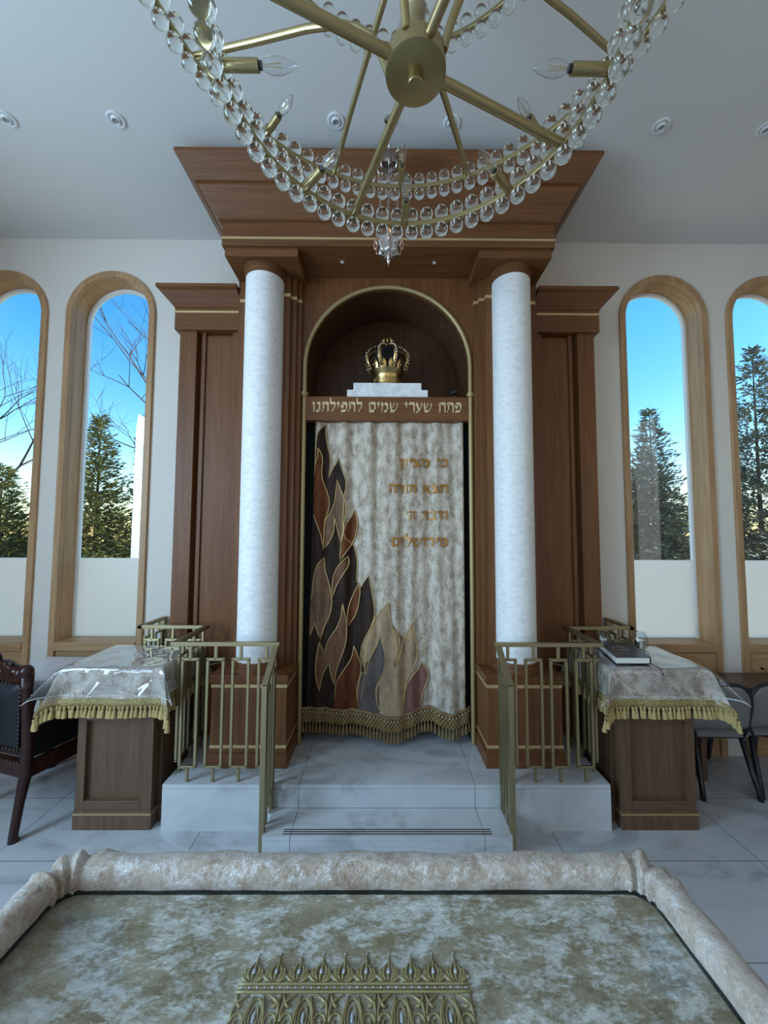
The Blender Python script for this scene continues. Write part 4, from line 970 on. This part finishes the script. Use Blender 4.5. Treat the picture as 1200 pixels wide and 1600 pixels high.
for i in range(3):
    a = 2*PI*i/3+.5; cn = MB(); p0 = Vector((LX+.055*math.cos(a), LY+.055*math.sin(a), 4.18)); p1 = Vector((LX+.075*math.cos(a), LY+.075*math.sin(a), 3.71))
    for q in range(26):
        c = p0.lerp(p1, (q+.5)/26); t_ = Vector((math.cos(a+PI/2), math.sin(a+PI/2), 0)) if q % 2 else Vector((math.cos(a), math.sin(a), 0))
        cn.tube([c+t_*(.005*math.cos(w*PI/3))+Vector((0, 0, .011*math.sin(w*PI/3))) for w in range(6)], .0016, 4, True)
    cn.build('chain', 'silver', et)
def lobed(prof, n=8, k=.16, seg=48):
    vs = [(LX+r*(1-k*abs(math.sin(n/2*2*PI*q/seg)))*math.cos(2*PI*q/seg), LY+r*(1-k*abs(math.sin(n/2*2*PI*q/seg)))*math.sin(2*PI*q/seg), zz) for r, zz in prof for q in range(seg)]
    return vs, [(i*seg+q, i*seg+(q+1) % seg, (i+1)*seg+(q+1) % seg, (i+1)*seg+q) for i in range(len(prof)-1) for q in range(seg)]
MB().add(*lobed([(.0, 3.600), (.040, 3.601), (.062, 3.608), (.068, 3.625), (.060, 3.65), (.066, 3.68), (.076, 3.70), (.072, 3.705), (.055, 3.69)], 8, .26)).build('bowl', 'silver', et, smooth=True)
MB().add(*lobed([(.0, 4.290), (.012, 4.284), (.02, 4.27), (.05, 4.262), (.064, 4.245), (.058, 4.215), (.062, 4.19), (.054, 4.185), (.052, 4.235), (.02, 4.25)], 8, .22)).build('canopy', 'oldsilver', et, smooth=True)
MB().lathe([(.010, 3.605), (.012, 3.59), (.006, 3.58), (.013, 3.568), (.006, 3.556), (.003, 3.545), (.0, 3.53)], (LX, LY, 0), 12).build('drop_finial', 'silver', et, smooth='auto')
for i in range(12):
    a = 2*PI*i/12; c, s = math.cos(a), math.sin(a)
    MB().tube([(LX+r*c, LY+r*s, zz) for r, zz in ((.072, 3.70), (.088, 3.70), (.092, 3.67), (.085, 3.645), (.076, 3.64))], .0055, 6).build('scroll', 'rose', et, smooth=True)
MB().lathe([(.018, 3.69), (.024, 3.71), (.022, 3.745), (.008, 3.775), (.0, 3.78)], (LX, LY, 0), 16).build('light_bulb', 'flame', et, smooth=True)

# ------------------------------------------------------------------ ceiling downlights
names = ['farthest left', 'second from left', 'just left of chandelier hub', 'just right of chandelier hub', 'second from right', 'farthest right']
for (x, y), w in zip(((-2.469, 2.371), (-1.765, 2.37), (-.347, 2.366), (.402, 2.373), (1.769, 2.38), (2.465, 2.39)), names):
    t = thing('downlight', 'round white ceiling downlight, %s' % w if 'hub' in w else 'round white ceiling downlight, %s of the row' % w, 'downlight', (x, y, ZC), 'ceiling downlights')
    MB().lathe([(.056, -.001), (.056, -.005), (.050, -.009), (.038, -.008), (.034, -.003), (.034, -.0005)], (x, y, ZC), 36).build('trim_ring', 'white', t, smooth='auto')
    MB().lathe([(.033, -.004), (.026, -.014), (.021, -.016), (.019, -.009)], (x, y, ZC), 28).build('gimbal', 'white', t, smooth='auto')
    MB().lathe([(.0185, -.008), (.0185, -.010)], (x, y, ZC), 24).build('lens', 'lensgrey', t)

# ------------------------------------------------------------------ carved armchair on the left
ac = thing('armchair', 'dark carved mahogany armchair with black leather back and nailhead trim', 'armchair', (-2.53, 2.62, 0), None, R(-17), True)
def leg(pts, r, nm='leg'): MB().tube(pts, r, 10).build(nm, 'mahog', ac, smooth=True)
HWc = .30
for s in (-1, 1):
    o = MB().tube([(s*.31, -.055, .0), (s*.312, -.06, .03), (s*.30, -.03, .20), (s*.292, .0, .36), (s*.295, .0, .55), (s*.30, -.02, .85), (s*.315, -.035, .985)], [.030, .024, .026, .034, .032, .030, .036], 10).build('rear_leg', 'mahog', ac, smooth=True)
    o = MB().tube([(s*.30, .50, .40), (s*.315, .54, .33), (s*.31, .53, .18), (s*.30, .51, .07), (s*.31, .545, .02), (s*.31, .56, .0)], [.038, .042, .030, .022, .030, .026], 10).build('front_leg', 'mahog', ac, smooth=True)
    MB().ball((s*.31, .565, .03), .035, 10, 8).build('scroll_foot', 'mahog', o, smooth=True)
    MB().tube([(s*.30, .0, .655), (s*.335, .16, .665), (s*.35, .34, .66), (s*.335, .46, .645), (s*.345, .50, .62)], [.024, .026, .030, .034, .03], 10).build('armrest', 'mahog', ac, smooth=True)
    MB().tube([(s*.315, .36, .42), (s*.33, .40, .52), (s*.335, .43, .64)], [.026, .02, .026], 10).build('arm_support', 'mahog', ac, smooth=True)
    MB().box(s*.275, s*.315, .0, .52, .33, .43).build('seat_rail', 'mahog', ac, bevel=.008)
MB().box(-.28, .28, -.012, .028, .33, .43).build('seat_rail', 'mahog', ac, bevel=.008); MB().box(-.28, .28, .49, .53, .33, .43).build('seat_rail', 'mahog', ac, bevel=.008)
def cushion(u, v):
    x = lerp(-.275, .275, u); y = lerp(.03, .51, v); e = min(u, 1-u, v, 1-v); return (x, y, .43+.055*min(1, e*7)**.5)
MB().grid(cushion, 20, 20).build('seat', 'leather', ac, smooth=True)
MB().box(-.27, .27, -.005, .025, .475, .515).build('back_rail', 'mahog', ac, bevel=.008); MB().box(-.275, .275, -.03, .01, .90, .96).build('back_rail', 'mahog', ac, bevel=.008)
def pad(sgn):
    def f(u, v):
        x = lerp(-.255, .255, u); z = lerp(.515, .905, v); e = min(u, 1-u, v, 1-v); return (x, -.012+sgn*(.012+.03*min(1, e*6)**.5)-.012*v, z)
    return f
bp = MB().grid(pad(-1), 24, 24).grid(pad(1), 24, 24).build('back_pad', 'leather', ac, smooth=True)
nl = MB()
for i in range(17):
    for x, z in ((lerp(-.262, .262, i/16), .508), (lerp(-.262, .262, i/16), .908), (-.262, lerp(.508, .908, i/16)), (.262, lerp(.508, .908, i/16))): nl.ball((x, -.032-.01*(z-.5), z), .008, 8, 5)
for i in range(20): nl.ball((lerp(-.27, .27, i/19), -.016, .425), .007, 8, 5)
nl.build('nailhead_trim', 'nail', bp, smooth=True)
cp = MB().tube([(lerp(-.325, .325, i/28), -.035, .985+.045*math.cos((i/28-.5)*PI)**1.5*(1) - .012*math.sin(i/28*6*PI)**2 if 0 < i < 28 else 1.0) for i in range(29)], [.036+.006*math.sin(i*1.3) for i in range(29)], 10)
for s in (-1, 1): cp.ball((s*.322, -.045, 1.0), .042, 12, 8, (1, .9, 1)); cp.tube([(s*.29, -.05, .97), (s*.25, -.062, 1.0), (s*.19, -.064, .99), (s*.16, -.06, 1.02)], [.018, .02, .018, .01], 8)
cp.ball((0, -.045, 1.06), .05, 12, 8, (1.6, .7, .8))
for i in range(9): cp.ball((-.20+.05*i, -.06, 1.02+.02*math.sin(i)), .017, 8, 6, (1.3, .8, .8))
cp.build('carved_crest', 'mahog', ac, smooth=True)

# white covered side table behind the armchair
wt = thing('side_table', 'low side table under white cloth below left windows', 'table', (-2.46, 3.05, 0))
MB().box(-2.80, -2.12, 2.80, 3.32, .80, .83).build('tabletop', 'oak_h', wt)
for x in (-2.75, -2.17):
    MB().box(x-.02, x+.02, 3.22, 3.30, 0, .80).build('leg', 'oak_v', wt)
o = MB().grid(drape(-1, .13, 0, .3, .006, seed=4, x0=2.115, x1=2.805, y0=2.79, y1=3.33, ztop=.834), 50, 50).build('tablecloth', 'linen', smooth=True); tag(o, 'white cloth draped over the side table behind the armchair', 'tablecloth')

# ------------------------------------------------------------------ desk and chairs at the right wall
dk = thing('desk', 'plain brown desk against the wall under the right windows', 'desk', (3.1, 3.2, 0))
MB().box(2.30, 4.0, 3.03, 3.37, .665, .70).build('desktop', 'desk', dk, bevel=.004)
for x in (2.42, 3.9): MB().box(x-.02, x+.02, 3.06, 3.35, 0, .665).build('side_panel', 'desk', dk)
MB().box(2.44, 3.88, 3.33, 3.345, .3, .665).build('modesty_panel', 'desk', dk)
def banquet(x, y, rz, label, first=None):
    t = thing('banquet_chair', label, 'chair', (x, y, 0), 'grey chairs at the desk', rz, True)
    hw = .205
    arch = [(-.17, -.0, .40)] + [(-.205, -.005, .48), (-.212, -.03, .62)] + [(-.20, -.045, .70), (-.165, -.052, .755), (-.10, -.056, .782), (0, -.057, .79), (.10, -.056, .782), (.165, -.052, .755), (.20, -.045, .70)] + [(.212, -.03, .62), (.205, -.005, .48), (.17, 0, .40)]
    MB().tube(arch, .0145, 10).build('back_frame', 'blackmetal', t, smooth=True)
    def bp_(sg):
        def f(u, v):
            z = lerp(.455, .770, v); hwz = .198-.075*max(0, (v-.62)/.38)**2; xx = lerp(-hwz, hwz, u); e = min(u, 1-u, v, 1-v)
            return (xx, -.006-.05*v**.7+sg*(.004+.018*min(1, e*6)**.5), z)
        return f
    MB().grid(bp_(-1), 16, 16).grid(bp_(1), 16, 16).build('back_pad', 'seat', t, smooth=True)
    def st_(u, v):
        e = min(u, 1-u, v, 1-v); return (lerp(-.205, .205, u), lerp(-.01, .40, v), .415+.035*min(1, e*6)**.5)
    MB().grid(st_, 16, 16).box(-.203, .203, -.008, .398, .395, .416).build('seat', 'seat', t, smooth='auto')
    for s in (-1, 1):
        MB().tube([(s*.165, .02, .40), (s*.195, -.08, .05), (s*.198, -.09, 0)], .018, 8).build('rear_leg', 'blackmetal', t, smooth=True)
        MB().tube([(s*.165, .34, .40), (s*.185, .40, .05), (s*.188, .41, 0)], .017, 8).build('front_leg', 'blackmetal', t, smooth=True)
        MB().tube([(s*.17, .04, .37), (s*.17, .32, .37)], .010, 8).build('side_stretcher', 'blackmetal', t, smooth=True)
    MB().box(-.19, .19, 0, .39, .382, .396).build('seat_pan', 'blackmetal', t)
    return t
b1 = banquet(2.43, 2.93, R(-2), 'grey padded chair with black frame, next to right lectern')
b2 = dup(b1, (.435, .02, 0), 'grey padded chair with black frame, cut off by right photo edge')

# ------------------------------------------------------------------ outdoors
MB().box(-60, 60, 3.75, 90, -.5, -.35).build('ground', 'ground', kind='structure')
MB().box(-60, 60, -60, YB-.3, -.5, -.35).build('ground.001', 'ground', kind='structure')
def conifer(x, y, h, r, label, m='ever', seed=0, dens=1.0):
    rnd = random.Random(seed); z0 = -.35
    t = thing('evergreen_tree', label, 'tree', (x, y, z0), 'evergreens outside the windows')
    MB().tube([(x, y, z0), (x, y, z0+h*.5), (x, y, z0+h*.98)], [.07, .04, .008], 6).build('trunk', 'bark', t)
    mb = MB(); lv = int(78*dens)
    for i in range(lv):
        f = i/(lv-1); rr = r*(1-f)**.8+.05; nb = max(4, int(19*(1-f)+4))
        for k in range(nb):
            z = z0+.1+(h-.15)*min(1, f+rnd.uniform(-.02, .02)); a = rnd.uniform(0, 2*PI); L = rr*rnd.uniform(.6, 1.15); up = rnd.uniform(.1, .6)
            steps = max(3, int(L/.11))
            for s in range(1, steps+1):
                u = s/steps
                if u < .2: continue
                c = Vector((x+math.cos(a)*L*u, y+math.sin(a)*L*u, z+L*(up*u-.35*u*u)))
                for q in range(4):
                    b_ = a+rnd.uniform(-1.2, 1.2); l_ = rnd.uniform(.09, .20); w = rnd.uniform(.012, .028)
                    cc = c+Vector((rnd.uniform(-.05, .05), rnd.uniform(-.05, .05), rnd.uniform(-.07, .07)))
                    d = Vector((math.cos(b_), math.sin(b_), rnd.uniform(-.2, .75))).normalized(); sd = d.cross(Vector((rnd.uniform(-1, 1), rnd.uniform(-1, 1), 1))).normalized()*w
                    mb.add([cc-sd*.3, cc+d*l_*.5+sd, cc+d*l_, cc+d*l_*.5-sd], [(0, 1, 2, 3)])
    mb.build('foliage', m, t, fix=False)
conifer(6.25, 9.0, 5.15, 1.25, 'haze-paled evergreen centred in the nearer right window', 'ever2', 1)
conifer(8.75, 9.0, 6.65, 1.7, 'tallest evergreen, seen in the window at right edge', 'ever2', 2)
conifer(7.5, 11.0, 4.6, 1.6, 'bushy evergreen standing behind between the right windows', 'ever2', 3)
conifer(5.2, 10.5, 4.0, 1.5, 'short evergreen low in the nearer right window', 'ever', 4)
conifer(-6.75, 9.2, 5.0, 1.25, 'evergreen at left of the window beside ark', 'ever', 5)
conifer(-5.35, 9.6, 6.0, 1.25, 'tall evergreen at right of the window beside ark', 'ever', 6)
conifer(-6.15, 12.5, 4.6, 1.5, 'evergreen behind the pair in the window beside ark', 'ever', 7)
conifer(-9.3, 9.5, 3.9, 1.5, 'low dark evergreen in the window at left edge', 'ever', 8)
def bare(x, y, h, label, seed, lean=(0, 0)):
    rnd = random.Random(seed); mb = MB()
    def grow(p, d, L, r, depth):
        q = [p]; c = Vector(p); dd = Vector(d)
        for s in range(4):
            dd = (dd+Vector((rnd.uniform(-.16, .16), rnd.uniform(-.16, .16), rnd.uniform(-.05, .10)))).normalized(); c = c+dd*L/4; q.append(tuple(c))
        mb.tube(q, [r*(1-.13*i) for i in range(5)], 5 if depth > 3 else 3)
        if depth == 0: return
        for b in range(3 if depth > 1 else 4):
            j = rnd.choice((2, 3, 4, 4)); ax = Vector((rnd.uniform(-1, 1), rnd.uniform(-1, 1), rnd.uniform(-.15, .6))).normalized()
            grow(q[j], (dd*.75+ax*.75).normalized(), L*rnd.uniform(.6, .82), r*.52, depth-1)
    grow((x, y, -.35), Vector((lean[0], lean[1], 1)).normalized(), h*.36, .11, 5)
    o = mb.build('bare_tree', 'bark'); tag(o, label, 'tree', 'bare trees outside the left windows')
bare(-3.3, 8.0, 9.0, 'leafless tree whose twigs cross the top of the window beside ark', 21, (-.22, 0))
bare(-10.9, 10.0, 8.0, 'leafless purple-brown tree in the window at left edge', 22)
hb = MB(); rnd = random.Random(3)
def hedge(x0, x1, y, h, label, seed):
    rnd = random.Random(seed); mb = MB()
    for i in range(int((x1-x0)*420)):
        c = Vector((rnd.uniform(x0, x1), y+rnd.uniform(-.6, .6), 0)); c.z = -.35+h*rnd.random()**.8*(.8+.2*math.sin(c.x*3)); l_ = rnd.uniform(.08, .18); w = l_*.4
        d = Vector((rnd.uniform(-1, 1), rnd.uniform(-1, .4), rnd.uniform(-.3, 1))).normalized(); sd = d.cross(Vector((rnd.uniform(-1, 1), 1, rnd.uniform(-1, 1)))).normalized()*w
        mb.add([c, c+d*l_*.5+sd, c+d*l_, c+d*l_*.5-sd], [(0, 1, 2, 3)])
    o = mb.build('hedge', 'bush', fix=False); tag(o, label, 'hedge')
hedge(4.2, 11.5, 13.0, 2.6, 'long leafy hedge behind the evergreens at right', 31)
hedge(-16, -4.0, 17.0, 2.2, 'long leafy hedge far behind the trees at left', 32)

nh = thing('sun_block_house', 'pale sided building added out of view to keep sun off the right side windows', 'sun_block_house', (9.5, -4, -.35))  # unseen building, added to block sun from the right side windows
MB().box(7.4, 12, -10, 1.2, -.35, 6.6).build('wall', mat('pale_siding', (.55, .56, .58), .8), nh)
MB().prism([(6.9, 6.6), (9.7, 8.6), (12.5, 6.6)], -10.3, 1.5, 'y').build('roof', mat('roof_shingle', (.12, .12, .13), .9), nh)
sd_ = MB()
for i in range(34): sd_.box(7.385, 7.4, -10, 1.2, -.2+.2*i, -.185+.2*i)
sd_.build('siding_laps', mat('siding_lap', (.42, .43, .45), .8), nh)
